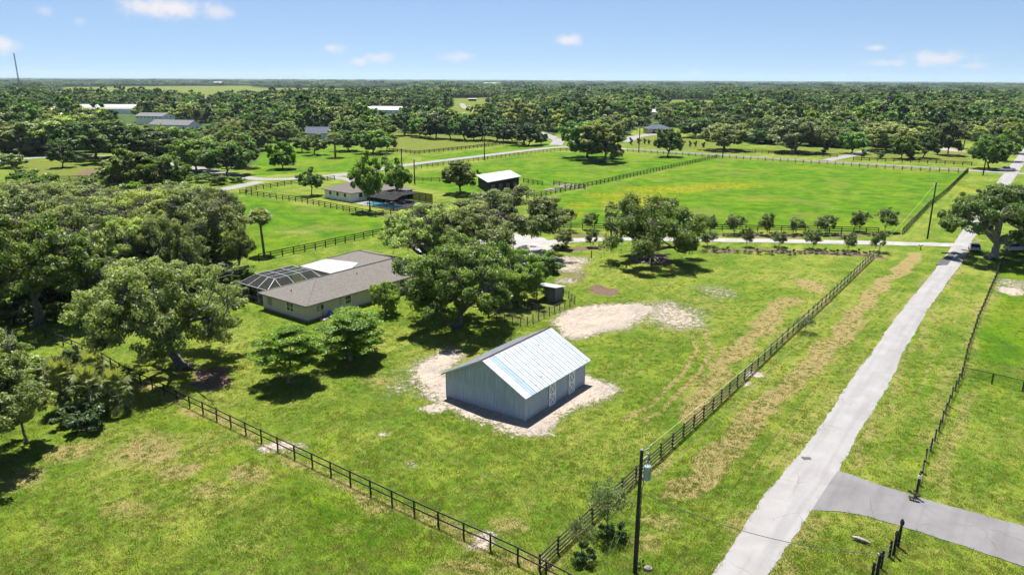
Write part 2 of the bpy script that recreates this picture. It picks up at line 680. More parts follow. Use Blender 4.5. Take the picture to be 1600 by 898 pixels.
# ------------------------------------------------------------------ the setting: ground zones
LUSH = [[(846, 312), (985, 280), (1123, 248), (1510, 271), (1408, 364), (1100, 356), (860, 354)],
        [(640, 290), (660, 268), (800, 246), (868, 238), (985, 240), (1120, 249), (845, 307), (700, 300)],
        [(378, 306), (590, 340), (612, 360), (580, 368), (405, 404), (380, 395)],
        [(645, 262), (660, 246), (800, 228), (862, 224), (870, 228), (800, 236)],
        [(395, 252), (470, 258), (600, 250), (640, 245), (600, 268), (500, 268), (395, 275)],
        [(1506, 588), (1578, 400), (1760, 400), (1760, 690), (1600, 612)],
        [(395, 235), (470, 230), (560, 235), (610, 240), (600, 262), (395, 262)]]
FIELD = [[(608, 237), (650, 241), (798, 225), (790, 214), (690, 211), (602, 207)],
         [(85, 136.5), (250, 135), (400, 134.2), (425, 157), (300, 158), (65, 157)],
         [(400, 137.2), (640, 139.5), (640, 152), (400, 153)],
         [(700, 154), (790, 152), (790, 162), (740, 180), (705, 175)],
         [(630, 173), (740, 176), (760, 190), (690, 195), (625, 187)],
         [(15, 245), (180, 262), (175, 285), (20, 275)],
         [(185, 192), (222, 196), (222, 206), (190, 203)],
         [(1040, 156), (1125, 157), (1125, 180), (1040, 179)],
         [(985, 212), (1060, 212), (1110, 222), (1190, 236), (1210, 230), (1290, 233), (1345, 238), (1440, 239), (1470, 227), (1515, 233), (1518, 256), (1310, 246), (985, 229)],
         [(1080, 120), (1080, 120.1), (1081, 120)]]
SAND_POLY = [([(628, 590), (636, 572), (665, 553), (700, 546), (722, 553), (700, 580), (700, 610), (914, 584), (950, 598), (967, 609), (950, 622),
               (905, 640), (862, 668), (856, 684), (808, 682), (725, 652), (665, 625)], .8, 1.0),
             ([(872, 500), (890, 482), (940, 476), (1000, 474), (1025, 480), (1030, 490), (990, 508), (950, 520), (900, 530), (872, 522)], .8, 1.0),
             ([(1010, 474), (1040, 468), (1100, 488), (1096, 510), (1045, 512), (1005, 500)], 1.5, .74),
             ([(850, 398), (922, 402), (934, 410), (905, 428), (868, 424)], 1.0, .8),
             ([(590, 600), (628, 575), (660, 560), (640, 610), (600, 625)], 1.6, .60)]
SAND_ELL = [(678, 641, 24, 8, 1.0), (600, 685, 9, 4, .8), (440, 697, 36, 12, .85), (1180, 585, 16, 4, .9), (1168, 597, 10, 4, .8), (740, 843, 20, 8, .8),
            (700, 825, 14, 4, .5), (1584, 456, 22, 6, 1.0), (760, 740, 10, 4, .4), (640, 720, 14, 6, .4), (1120, 455, 30, 10, .45), (940, 452, 34, 9, .0),
            (890, 290, 26, 4, .7), (860, 296, 12, 3, .6), (880, 440, 18, 7, .6), (1085, 500, 20, 8, .6), (1470, 232, 22, 5, .9), (1590, 445, 30, 8, .6)]
DRY_ELL = [(235, 700, 60, 26, .95), (275, 732, 34, 16, 1), (390, 738, 36, 16, .95), (315, 768, 40, 14, .7), (110, 705, 50, 20, .8), (40, 745, 50, 22, .8), (200, 790, 60, 20, .6),
           (350, 860, 70, 20, .45), (1267, 445, 20, 9, 1), (1232, 472, 18, 8, 1), (780, 825, 40, 18, .75), (820, 790, 40, 12, .5), (1040, 815, 40, 14, .8), (1010, 850, 40, 20, .7),
           (560, 600, 40, 14, .6), (700, 560, 60, 18, .5), (330, 590, 44, 20, .3), (1100, 470, 50, 20, .5), (1210, 520, 40, 30, .5), (470, 600, 40, 20, .3),
           (470, 362, 60, 8, .5), (640, 350, 40, 8, .3), (1020, 310, 50, 6, .3), (1250, 480, 60, 14, .35), (850, 550, 0.1, .1, 0), (560, 820, 80, 16, .45), (740, 885, 70, 22, .8),
           (330, 690, 60, 20, .55), (1380, 720, 30, 60, .35), (1500, 720, 30, 70, .4), (1260, 440, 120, 26, .35), (985, 700, 40, 18, .4), (1130, 860, 30, 30, .4), (600, 560, 90, 30, .35),
           (1340, 410, 20, 10, .4), (930, 262, 70, 8, .35), (1080, 290, 90, 7, .3), (1330, 300, 60, 8, .35), (1360, 340, 60, 8, .25)]
DRY_LINE = [([(1060, 775), (1130, 708), (1230, 605), (1330, 500), (1432, 396)], 1.15, .8, 1.5),
            ([(1240, 468), (1200, 498), (1150, 545), (1110, 605), (1085, 650)], 1.5, 1.3, 1.0),
            ([(1100, 520), (1112, 550), (1085, 590), (1035, 640), (1000, 660)], .35, .3, .95),
            ([(1080, 520), (1090, 545), (1065, 585), (1015, 635), (975, 655)], .35, .3, .95),
            ([(840, 896), (656, 811), (523, 747), (411, 694), (276, 629), (158, 567)], .9, .7, .75),
            ([(842, 893), (1013, 733), (1115, 641), (1228, 533), (1364, 405)], .7, .5, .6),
            ([(1120, 905), (1205, 765), (1345, 575), (1478, 402)], .9, .5, .55),
            ([(1205, 905), (1272, 800)], .9, .5, .6), ([(1318, 725), (1405, 580), (1524, 372)], .7, .5, .6),
            ([(1440, 690), (1500, 560), (1560, 430)], 1.3, 1.2, .5), ([(1470, 760), (1495, 690), (1520, 610)], .9, .8, .6),
            ([(1195, 745), (1300, 610), (1400, 470)], .22, .2, .6), ([(1165, 745), (1270, 610), (1372, 480)], .25, .2, .65), ([(1130, 830), (1180, 760), (1290, 600)], .25, .2, .5),
            ([(1385, 730), (1450, 580), (1528, 430)], .25, .2, .6), ([(1362, 715), (1430, 570), (1512, 430)], .25, .2, .55), ([(905, 628), (960, 604), (1015, 540), (1010, 470), (960, 430), (905, 408)], .3, .25, .55), ([(922, 632), (980, 606), (1036, 540), (1028, 470), (975, 428), (915, 404)], .3, .25, .55), ([(300, 640), (420, 700), (560, 790)], 1.0, 1.0, .15)]
BARE = [([(866, 412), (920, 418), (925, 432), (900, 444), (868, 440)], 1.2, .6), ([(305, 575), (350, 575), (372, 600), (330, 612), (296, 600)], .9, .9),
        ([(908, 452), (925, 443), (970, 452), (978, 458), (955, 464), (930, 461)], .7, .85), ([(765, 492), (830, 512), (898, 478), (860, 462), (800, 470)], .6, .5),
        ([(985, 399), (1018, 392), (1052, 399), (1050, 411), (1018, 415), (990, 411)], .7, 1.0),
        ([(1100, 388), (1240, 390), (1380, 398), (1380, 404), (1240, 396), (1100, 394)], .5, .95), ([(1100, 365), (1240, 366), (1390, 364), (1390, 369), (1240, 372), (1100, 370)], .5, .8),
        ([(870, 388), (945, 385), (945, 391), (870, 394)], .5, .8), ([(120, 262), (175, 266), (175, 280), (110, 276)], 2., .7), ([(865, 366), (950, 364), (950, 369), (865, 371)], .5, .7),
        ([(925, 800), (985, 790), (990, 835), (935, 845)], .7, .35), ([(885, 868), (935, 860), (940, 888), (890, 892)], .6, .5)]
FLOWERS = [(990, 318, 50, 6, .8), (1040, 296, 60, 5, .9), (1130, 290, 50, 4, .9), (905, 320, 30, 5, .5), (900, 335, 20, 4, .5), (950, 305, 40, 5, .5), (1200, 312, 40, 3, .3), (1525, 298, 10, 8, .8), (875, 342, 12, 4, .5), (1000, 305, 60, 8, .4)]
LIGHT_STRIPES = []


def warp(x, y):
    """bend the patch outlines so that none is a clean ellipse or polygon"""
    a = 2.6 * (fnoise(x, y, 3.5, 3) - .5) + 2.2 * (fnoise(x + 40, y, 9, 2) - .5)
    b = 2.6 * (fnoise(x - 60, y + 30, 3.5, 3) - .5) + 2.2 * (fnoise(x, y - 80, 9, 2) - .5)
    return x + a, y + b


def zones(x, y, x0=None, y0=None):
    """soft masks: sand, dry, lush / bare, field, flowers / far"""
    near = (y < 480) & (np.abs(x) < 420)
    sand = np.zeros(x.shape); dry = np.zeros(x.shape); lush = np.zeros(x.shape)
    bare = np.zeros(x.shape); field = np.zeros(x.shape); flow = np.zeros(x.shape)
    xn, yn = x[near], y[near]
    a = np.zeros(xn.shape)
    for p, f, s in SAND_POLY: a = np.maximum(a, s * poly_mask(xn, yn, p, f * 2.1))
    for u, v, ru, rv, s in SAND_ELL: a = np.maximum(a, s * ell_mask(xn, yn, u, v, ru, rv))
    sand[near] = a
    a = np.zeros(xn.shape)
    xl, yl = (xn, yn) if x0 is None else (x0[near] * .85 + xn * .15, y0[near] * .85 + yn * .15)
    for p, w, f, s in DRY_LINE: a = np.maximum(a, s * (line_mask(xl, yl, p, w, f) if w < .5 else line_mask(xn, yn, p, w, f)))
    for u, v, ru, rv, s in DRY_ELL: a = np.maximum(a, s * ell_mask(xn, yn, u, v, ru, rv, .8))
    dry[near] = a
    a = np.zeros(xn.shape)
    for p in LUSH: a = np.maximum(a, poly_mask(xn, yn, p, 1.2))
    for p, st in (([(200, 640), (330, 655), (560, 795), (720, 890), (640, 905), (430, 790), (240, 690)], .75), ([(420, 640), (620, 700), (800, 800), (760, 820), (560, 740), (400, 670)], .35), ([(1400, 640), (1480, 590), (1440, 720), (1340, 720)], .4)):
        a = np.maximum(a, st * poly_mask(xn, yn, p, 3.0))
    lush[near] = a
    a = np.zeros(xn.shape)
    for p, f, s in BARE: a = np.maximum(a, s * poly_mask(xn, yn, p, f))
    bare[near] = a
    a = np.zeros(xn.shape)
    for u, v, ru, rv, s in FLOWERS: a = np.maximum(a, s * ell_mask(xn, yn, u, v, ru, rv, .7))
    flow[near] = a
    for p in FIELD:
        field = np.maximum(field, poly_mask(x, y, p, 3.0))
    return sand, dry, lush, bare, field, flow


FRONT = [(-900, 262), (-300, 255), (0, 246), (100, 241), (190, 239), (260, 248), (330, 262), (390, 262), (420, 226), (480, 220), (560, 226), (604, 220), (615, 200), (640, 212), (860, 214), (880, 206), (960, 216), (985, 210), (990, 200),
         (1060, 200), (1100, 216), (1200, 227), (1290, 231), (1340, 230), (1420, 234), (1470, 222), (1500, 218), (1560, 228), (1600, 232), (1900, 255), (2600, 280)]
FIELD_ONLY = FIELD


def in_wood(x, y, buf=2.0):
    """True where forest grows (world coordinates)"""
    P = np.stack([x, y, np.zeros_like(x)], -1)
    u, v = proj_uv(P)
    fu = np.array([p[0] for p in FRONT]); fv = np.array([p[1] for p in FRONT])
    ok = v < np.interp(u, fu, fv)
    for p in FIELD:
        w = P2(p)
        ok &= ~inside(x, y, w)
    return ok


def axis(dense0, dense1, step, far0, far1, g):
    a = list(np.arange(dense0, dense1 + 1e-6, step))
    s = step; t = dense1
    while t < far1:
        s *= g; t += s; a.append(t)
    s = step; t = dense0
    pre = []
    while t > far0:
        s *= g; t -= s; pre.append(t)
    return np.array(pre[::-1] + a)


def build_ground():
    xs = axis(-62, 100, .5, -30000, 30000, 1.035)
    ys = axis(34, 165, .5, -4000, 40000, 1.022)
    X, Y = np.meshgrid(xs, ys)
    nx, ny = len(xs), len(ys)
    x, y = X.ravel(), Y.ravel()
    sand, dry, lush, bare, field, flow = zones(*warp(x, y), x, y)
    inn = (y > 20) & (y < 60000)
    wood = np.zeros_like(x)
    vis = y > 140
    wood[vis] = in_wood(x[vis], y[vis]).astype(float)
    z = np.zeros_like(x)
    nearz = (y < 330) & (np.abs(x) < 220)
    z[nearz] = (fnoise(x[nearz], y[nearz], 2.4, 3) - .5) * .05
    z[~nearz] = -.01
    V = np.stack([x, y, z - .03], -1)
    i = np.arange(nx * ny).reshape(ny, nx)
    Q = np.stack([i[:-1, :-1], i[:-1, 1:], i[1:, 1:], i[1:, :-1]], -1).reshape(-1, 4)
    one = np.ones_like(x)
    me = mesh_np('ground', V, Q, mats=[M['ground']], smooth=True,
                 col={'zoneA': np.stack([sand, dry, lush, one], -1), 'zoneB': np.stack([bare, field, flow, one], -1), 'zoneC': np.stack([wood, wood, wood, one], -1)})
    o = bpy.data.objects.new('ground', me)
    link(o)
    tag(o, 'flat grassy ground with sandy patches and mown strips', kind='structure')


def ground_fn(n):
    co = geopos(n)
    za = n('ShaderNodeSeparateColor', i_0=n('ShaderNodeAttribute', attribute_name='zoneA').outputs[0])
    zb = n('ShaderNodeSeparateColor', i_0=n('ShaderNodeAttribute', attribute_name='zoneB').outputs[0])
    zc = n('ShaderNodeSeparateColor', i_0=n('ShaderNodeAttribute', attribute_name='zoneC').outputs[0])
    big = n.noise(co, .045, 4, .55)
    med = n.noise(co, .22, 5, .6)
    clump = n.noise(co, 1.6, 5, .65)
    fine = n.noise(co, 7.0, 4, .7)
    tiny = n.noise(co, 24.0, 3, .7)
    # mowing direction streaks along the paddock
    mp = n('ShaderNodeMapping', i_Vector=co)
    mp.vector_type = 'TEXTURE'
    mp.inputs['Rotation'].default_value = (0, 0, R(54))
    mp.inputs['Scale'].default_value = (9, .9, 1)
    streak = n.noise(mp.outputs[0], .6, 4, .6)
    g0, g1, g2, g3 = (.048, .096, .007), (.090, .150, .011), (.150, .192, .020), (.210, .195, .056)
    g = n.mix(n.ss(clump, .32, .68), g0, g1)
    g = n.mix(n.ss(med, .42, .70), g, g2)
    g = n.mix(n.math('MULTIPLY', n.ss(big, .42, .62), n.ss(streak, .32, .65)), g, n.mix(n.ss(fine, .4, .65), g2, g3))
    g = n.mix(n.ss(n.noise(co, .5, 5, .65), .54, .70, 0, .75), g, n.mix(n.ss(fine, .3, .7), g2, (.20, .155, .07)))
    lg = n.mix(n.ss(med, .35, .7), (.036, .102, .001), (.092, .170, .002))
    lg = n.mix(n.math('MULTIPLY', n.ss(big, .48, .66), n.ss(streak, .3, .7, .3, 1)), lg, (.125, .165, .010))
    lg = n.mix(n.ss(n.noise(co, .07, 4, .6), .52, .70, 0, .75), lg, (.125, .130, .028))
    lg = n.mix(n.ss(n.noise(co, .16, 4, .65), .54, .68, 0, .6), lg, (.030, .082, .003))
    g = n.mix(za.outputs[2], g, lg)
    fl = n.mix(n.ss(streak, .35, .7), (.085, .112, .014), (.130, .145, .028))
    g = n.mix(zb.outputs[1], g, fl)
    # dry straw, with grass growing through
    nm = n.math('ADD', n.math('MULTIPLY', clump, .5), n.math('MULTIPLY', fine, .5))
    nm2 = n.math('ADD', n.math('MULTIPLY', nm, .6), n.math('MULTIPLY', med, .4))
    dryf = n.ss(n.math('ADD', za.outputs[1], n.math('MULTIPLY', n.math('SUBTRACT', nm2, .5), 2.6)), .28, .92, 0, .95)
    dc = n.mix(n.ss(tiny, .3, .7), (.245, .170, .088), (.185, .165, .055))
    g = n.mix(dryf, g, dc)
    baref = n.ss(n.math('ADD', zb.outputs[0], n.math('MULTIPLY', n.math('SUBTRACT', nm, .5), 1.3)), .4, .75)
    g = n.mix(baref, g, n.mix(n.ss(fine, .3, .7), (.085, .055, .038), (.155, .108, .08)))
    ff = n.math('MULTIPLY', n.ss(zb.outputs[2], .02, .6, 0, .7), n.ss(n.noise(co, .9, 5, .8), .45, .60))
    g = n.mix(ff, g, (.34, .22, .006))
    nms0 = n.math('ADD', n.math('MULTIPLY', clump, .38), n.math('ADD', n.math('MULTIPLY', fine, .36), n.math('MULTIPLY', tiny, .26)))
    nms = n.ss(nms0, .36, .64)
    sandf = n.ss(n.math('ADD', za.outputs[0], n.math('MULTIPLY', n.math('SUBTRACT', nms, .5), 1.15)), .44, .62, 0, .97)
    sc = n.mix(n.ss(med, .35, .65), (.335, .275, .225), (.25, .218, .19))
    sc = n.mix(n.ss(clump, .5, .72, 0, .5), sc, (.42, .38, .335))
    sc = n.mix(n.ss(n.noise(mp.outputs[0], 1.9, 4, .6), .50, .66, 0, .55), sc, (.185, .158, .135))
    sc = n.mix(n.ss(fine, .55, .75, 0, .35), sc, (.14, .118, .098))
    g = n.mix(sandf, g, sc)
    # litter and low growth under the trees
    wl = n.mix(n.ss(n.noise(co, .05, 4, .6), .35, .65), (.028, .050, .014), (.060, .090, .024))
    g = n.mix(zc.outputs[0], g, wl)
    shade = n.ss(n.math('ADD', n.math('MULTIPLY', fine, .6), n.math('MULTIPLY', tiny, .4)), .30, .68, .50, 1.42)
    gs = n('ShaderNodeVectorMath', operation='SCALE', i_0=g)
    n.inp(gs.inputs['Scale'], shade)
    h = n.math('ADD', n.math('MULTIPLY', fine, 1.0), n.math('ADD', n.math('MULTIPLY', tiny, .5), n.math('MULTIPLY', clump, 1.2)))
    h = n.math('MULTIPLY', h, n.ss(sandf, 0, 1, 1, .35))
    return principled(n, gs.outputs[0], .95, 0, .08, bump(n, h, .12, .8))


M['ground'] = material('grass_and_sand', ground_fn)
build_ground()

# ------------------------------------------------------------------ roads
ROAD_DIR = R(-54)
M['limerock'] = asphalt_mat('pale_asphalt', (.215, .208, .206), (.262, .256, .254), .22)
M['gravel'] = asphalt_mat('white_shell_gravel', (.24, .23, .22), (.30, .29, .28), .22, False)
M['asphalt'] = asphalt_mat('grey_asphalt', (.135, .130, .134), (.17, .166, .170), .25)
M['far_road'] = asphalt_mat('far_asphalt', (.19, .183, .18), (.235, .225, .22), .22, False)
M['patch'] = asphalt_mat('dark_asphalt_patch', (.062, .060, .063), (.085, .083, .086), .3, False)


def ribbon(name, left, right, mat, z, step=.6, jag=.12, label=None, parent=None, world=False):
    """road sheet between two edge polylines (px), with uneven edges"""
    def resample(pts, n):
        w = np.array([G(*p)[:2] for p in pts]) if not world else np.array(pts)
        s = np.r_[0, np.cumsum(np.hypot(*np.diff(w, axis=0).T))]
        t = np.linspace(0, s[-1], n)
        return np.stack([np.interp(t, s, w[:, 0]), np.interp(t, s, w[:, 1])], -1)
    w = np.array([G(*p)[:2] for p in left]) if not world else np.array(left)
    L = np.hypot(*np.diff(w, axis=0).T).sum()
    n = max(8, int(L / step))
    a, b = resample(left, n), resample(right, n)
    d = (b - a) / np.linalg.norm(b - a, axis=1)[:, None]
    ja = (fnoise(a[:, 0], a[:, 1], 1.1, 3) - .5) * 2 * jag + (fnoise(a[:, 0], a[:, 1], 9, 2) - .5) * 2 * jag
    jb = (fnoise(b[:, 0] + 50, b[:, 1], 1.1, 3) - .5) * 2 * jag + (fnoise(b[:, 0] + 50, b[:, 1], 9, 2) - .5) * 2 * jag
    ja = ja + (fnoise(a[:, 0] + 9, a[:, 1], .45, 2) - .5) * jag
    jb = jb + (fnoise(b[:, 0] - 9, b[:, 1], .45, 2) - .5) * jag
    a = a + d * ja[:, None]
    b = b + d * jb[:, None]
    m = 5
    rows = []
    for k in range(m):
        q = a + (b - a) * (k / (m - 1))
        zz = z + .05 * math.sin(math.pi * k / (m - 1)) * (1 if k not in (0, m - 1) else 0) - (.045 if k in (0, m - 1) else 0)
        rows.append(np.c_[q, np.full(n, zz)])
    V = np.concatenate(rows)
    i = np.arange(m * n).reshape(m, n)
    Q = np.stack([i[:-1, :-1], i[1:, :-1], i[1:, 1:], i[:-1, 1:]], -1).reshape(-1, 4)
    o = bpy.data.objects.new(name, mesh_np(name, V, Q[:, ::-1] if False else Q, mats=[mat], smooth=True))
    link(o, parent)
    if parent is None:
        tag(o, label, kind='structure')
    return o


def offset_px(center, width):
    """edges of a road given by its centre line (px) and width (m), in world metres"""
    c = np.array([G(*p)[:2] for p in center])
    # smooth
    s = np.r_[0, np.cumsum(np.hypot(*np.diff(c, axis=0).T))]
    t = np.linspace(0, s[-1], max(12, int(s[-1] / 4)))
    q = np.stack([np.interp(t, s, c[:, 0]), np.interp(t, s, c[:, 1])], -1)
    for _ in range(3):
        q[1:-1] = (q[:-2] + 2 * q[1:-1] + q[2:]) / 4
    d = np.gradient(q, axis=0)
    d /= np.linalg.norm(d, axis=1)[:, None]
    nrm = np.stack([-d[:, 1], d[:, 0]], -1)
    return (q + nrm * width / 2).tolist(), (q - nrm * width / 2).tolist()


road_l = [(1060, 985), (1116.5, 896), (1200, 768), (1251, 708), (1339, 581), (1355, 560), (1400, 494), (1471, 408), (1490, 380), (1551, 293), (1597, 235), (1622, 206)]
road_r = [(1145, 985), (1201, 896), (1270, 794), (1312, 728), (1402, 578), (1407, 560), (1447, 488), (1503.6, 408), (1522, 372), (1576, 293), (1610, 240), (1632, 206)]
lane = ribbon('lane', road_l, road_r, M['limerock'], .035, .22, .2, 'pale grey lane running up along the right side')
# darker repair patches and a manhole-like cover on the lane
for pts in ([(1461, 414), (1488, 393), (1496, 394), (1480, 415)], [(1251, 714), (1266, 715), (1268, 719), (1256, 719)]):
    mb = MB()
    mb.poly([tuple(G(*p, .0)[:2]) + (.092,) for p in pts])
    mb.build('repair_patch', M['patch'], lane)
gl, gr = offset_px([(1508, 383), (1485, 383), (1400, 380), (1250, 377), (1119, 375), (1000, 373), (900, 374), (850, 378), (805, 388)], 3.6)
ribbon('driveway', gl, gr, M['gravel'], .06, .6, .2, 'white gravel driveway from the lane to the house', world=True)
yard = MB()
yp = [(640, 372), (700, 360), (790, 362), (850, 372), (870, 386), (860, 398), (838, 412), (790, 420), (720, 415), (655, 400)]
yard.poly([tuple(G(*p)[:2]) + (.05,) for p in yp])
tag(yard.build('gravel_yard', M['gravel']), 'white gravel turning yard by the house', kind='structure')
side_u = [(1309, 735), (1330, 741), (1370, 755), (1437, 777), (1520, 800), (1600, 822), (1760, 866)]
side_d = [(1268, 797), (1300, 797), (1345, 803), (1400, 819), (1500, 851), (1600, 885), (1760, 940)]
ribbon('side_drive', side_u, side_d, M['asphalt'], .05, .22, .13, 'grey asphalt side drive joining the lane')
for nm, ctr, w, lb in (
        ('street', [(-120, 262), (60, 246), (187, 244), (260, 255), (320, 265), (400, 281), (480, 279), (520, 275), (570, 268), (640, 257), (700, 250), (800, 238), (868, 230), (925, 230), (980, 233), (1200, 247), (1413, 260), (1561, 269), (1700, 277), (2000, 290)], 5.6, 'pale street curving across behind the paddocks'),
        ('street_branch', [(405, 284), (350, 296), (290, 306), (200, 314), (60, 318), (-120, 330)], 5.0, 'street branch leading off to the left'),
        ('far_street', [(868, 227), (874, 219), (838, 205), (798, 194.5), (770, 184), (738, 173), (725, 168), (722, 162)], 6.5, 'street going away between the trees towards the horizon'),
        ('house_drive', [(1290, 251), (1320, 245), (1360, 235)], 5, 'pale driveway crossing the verge on the right'),
        ('garage_drive', [(975, 222), (990, 214), (1025, 209), (1060, 211)], 8, 'pale drive in front of the garage'),
        ('entry_drive', [(520, 277), (545, 280), (560, 286)], 4, 'short drive to the white house')):
    l, r = offset_px(ctr, w)
    ribbon(nm, l, r, M['far_road'], .05 if nm != 'street' else .06, 3.0, .15, lb, world=True)

# ------------------------------------------------------------------ buildings
def local_frame(B, ang):
    return np.array([B[0], B[1], 0.0]), ang


def slope_panel(name, mat, parent, x0, x1, s0, s1, org, ax_s, nrm, ribs=3, rib_h=.042):
    """ribbed metal sheet: x along the ridge, s down the slope"""
    prof = []
    n = ribs
    for k in range(n):
        xa = x0 + (x1 - x0) * k / (n - 1) if n > 1 else x0
        w = .03
        if k == 0:
            prof += [(xa, rib_h), (xa + w, rib_h), (xa + w + .015, 0)]
        elif k == n - 1:
            prof += [(xa - w - .015, 0), (xa - w, rib_h), (xa - .014, rib_h)]
        else:
            prof += [(xa - w, 0), (xa - .02, rib_h * .6), (xa + .02, rib_h * .6), (xa + w, 0)]
    org, ax_s, nrm = Vector(org), Vector(ax_s), Vector(nrm)
    mb = MB()
    vs = []
    for s in (s0, s1):
        for (x, h) in prof:
            vs.append(org + Vector((x, 0, 0)) + ax_s * s + nrm * h)
    m = len(prof)
    under = [org + Vector((x, 0, 0)) + ax_s * s - nrm * .012 for s in (s0, s1) for x in (x0, x1 - .014)]
    fs = [(k, k + 1, m + k + 1, m + k) for k in range(m - 1)]
    b = 2 * m
    fs += [(b, b + 2, b + 3, b + 1), tuple([m + k for k in range(m)] + [b + 3, b + 2]), tuple([k for k in range(m - 1, -1, -1)] + [b, b + 1])]
    mb.add(vs + under, fs)
    return mb.build(name, mat, parent)


def build_barn():
    B = G(821, 658)
    e = empty('barn', (B[0], B[1], 0), R(54.44))
    tag(e, 'grey barn with bright ribbed metal roof and white crossed doors on the sandy pad', 'barn')
    L, Wd, ze, zr, ym = 11.3, 10.05, 2.62, 5.22, 5.03
    hz = lambda y: ze + (zr - ze) * (1 - abs(y - ym) / ym)

    def wall_strip(axis, pos, a, b, za, zb, out):
        mb = MB()
        t = .06
        a, b = a + .009, b - .009
        if axis == 'y':                                   # gable: spans y at x = pos
            x0, x1 = (pos, pos + t) if out > 0 else (pos - t, pos)
            if a < ym < b:
                pr = [(a, 0), (b, 0), (b, zb), (ym, zr), (a, za)]
            else:
                pr = [(a, 0), (b, 0), (b, zb), (a, za)]
            n = len(pr)
            vs = [(x0, y, z) for y, z in pr] + [(x1, y, z) for y, z in pr]
        else:
            y0, y1 = (pos, pos + t) if out > 0 else (pos - t, pos)
            pr = [(a, 0), (b, 0), (b, zb), (a, za)]
            n = 4
            vs = [(x, y0, z) for x, z in pr] + [(x, y1, z) for x, z in pr]
        fs = [tuple(range(n)), tuple(range(2 * n - 1, n - 1, -1))] + [(k, n + k, n + (k + 1) % n, (k + 1) % n) for k in range(n)]
        mb.add(vs, fs)
        mb.build('siding_panel', M['barn_wall'], e)
    ny = 8
    for k in range(ny):
        a, b = Wd * k / ny, Wd * (k + 1) / ny
        wall_strip('y', 0, a, b, hz(a), hz(b), 1)
        wall_strip('y', L, a, b, hz(a), hz(b), -1)
    nx = 9
    doors = [(4.08, 5.30), (7.85, 9.07)]
    for k in range(nx):
        a, b = L * k / nx, L * (k + 1) / nx
        wall_strip('x', 0, a, b, ze, ze, 1)
        wall_strip('x', Wd, a, b, ze, ze, -1)
    mb = MB()
    mb.box(.07, L - .07, .07, Wd - .07, -.05, .02)
    mb.build('floor_slab', M['concrete'], e)
    for (x, y) in ((0, 0), (0, Wd), (L, 0), (L, Wd)):
        mb = MB()
        mb.box(x - .05, x + .05, y - .05, y + .05, 0, ze - .02)
        mb.build('corner_trim', M['siding_light'], e, .005)
    for a, b in doors:
        mb = MB()
        mb.box(a, b, -.075, -.02, .03, 2.42)
        d = mb.build('door', M['barn_wall'], e)
        mb = MB()
        y0 = -.095
        w = .14
        def fr(p, q, ww=w):
            mb.bar((p[0], y0, p[1]), (q[0], y0, q[1]), ww, .03, up=(0, 1, 0)) if False else mb.bar((p[0], y0, p[1]), (q[0], y0, q[1]), .035, ww, up=(0, 0, 1) if abs(p[1] - q[1]) < .01 else (1, 0, 0))
        zz = (.06, 1.22, 2.38)
        for z in zz:
            mb.box(a, b, y0 - .018, y0 + .018, z - w / 2, z + w / 2)
        for x in (a + w / 2, b - w / 2):
            mb.box(x - w / 2, x + w / 2, y0 - .020, y0 + .02, .0 + .005, 2.42)
        t = mb.build('trim', M['white'], d)
        for za, zb in ((.12, 1.16), (1.28, 2.32)):
            for p, q in (((a + w, za), (b - w, zb)), ((a + w, zb), (b - w, za))):
                m2 = MB()
                dx, dz = q[0] - p[0], q[1] - p[1]
                l = math.hypot(dx, dz)
                nx_, nz_ = -dz / l * .058, dx / l * .058
                off = 0 if zb > za and p[1] < q[1] else .006
                vs = [(p[0] - nx_, y0 - .014 - off, p[1] - nz_), (q[0] - nx_, y0 - .014 - off, q[1] - nz_), (q[0] + nx_, y0 - .014 - off, q[1] + nz_), (p[0] + nx_, y0 - .014 - off, p[1] + nz_)]
                vb = [(v[0], y0 + .012, v[2]) for v in vs]
                m2.add(vs + vb, [(0, 1, 2, 3), (7, 6, 5, 4), (0, 4, 5, 1), (1, 5, 6, 2), (2, 6, 7, 3), (3, 7, 4, 0)])
                m2.build('cross_brace', M['white'], d)
    # roof
    th = math.atan2(zr - ze, ym)
    c, s = math.cos(th), math.sin(th)
    x0, x1 = -.42, 12.15
    lift = .10
    n = 15
    edges = [x0, x0 + 1.05, x0 + 1.9] + list(np.linspace(x0 + 1.9, x1, n)[1:])
    for side in (-1, 1):
        org = (0, ym + side * .02, zr + lift)
        ax = (0, side * c, -s)
        nr = (0, side * s, c)
        Ls = (ym + .28) / c
        for k in range(len(edges) - 1):
            m = M['barn_roof']
            if side < 0 and k == 0: m = M['barn_roof_new']
            if side < 0 and k == 1: m = M['barn_roof_blue']
            slope_panel('roof_panel', m, e, edges[k], edges[k + 1], .0, Ls + random.uniform(-.01, .01), org, ax, nr, 3 if side < 0 else 4)
        for k in range(6):
            mb = MB()
            t = (k + .5) / 6
            y = ym + side * t * (ym + .1)
            z = zr - t * (ym + .1) * math.tan(th) + .035
            mb.box(x0 + .12, x1 - .1, y - .045, y + .045, z - .05, z + .04)
            mb.build('purlin', M['grey_wood'], e)
        mb = MB()
        mb.bar((x0 - .02, ym, zr + .05), (x0 - .02, ym + side * (ym + .27), zr + .05 - (ym + .27) * math.tan(th)), .03, .15)
        mb.build('fascia', M['siding_light'], e)
    mb = MB()
    for side in (-1, 1):
        a = Vector((0, ym, zr + lift + .075)); q = Vector((0, ym + side * (.11) * c, zr + lift + .072 - .11 * s))
        mb.add([(x0 - .03, a.y, a.z), (x1 + .03, a.y, a.z), (x1 + .03, q.y, q.z), (x0 - .03, q.y, q.z), (x0 - .03, q.y, q.z - .02), (x1 + .03, q.y, q.z - .02)], [(0, 1, 2, 3), (3, 2, 5, 4)])
    mb.build('ridge_cap', M['red_trim'], e)


M['siding_light'] = simple('pale_trim', (.42, .46, .48), .6, 0, .3, .08)


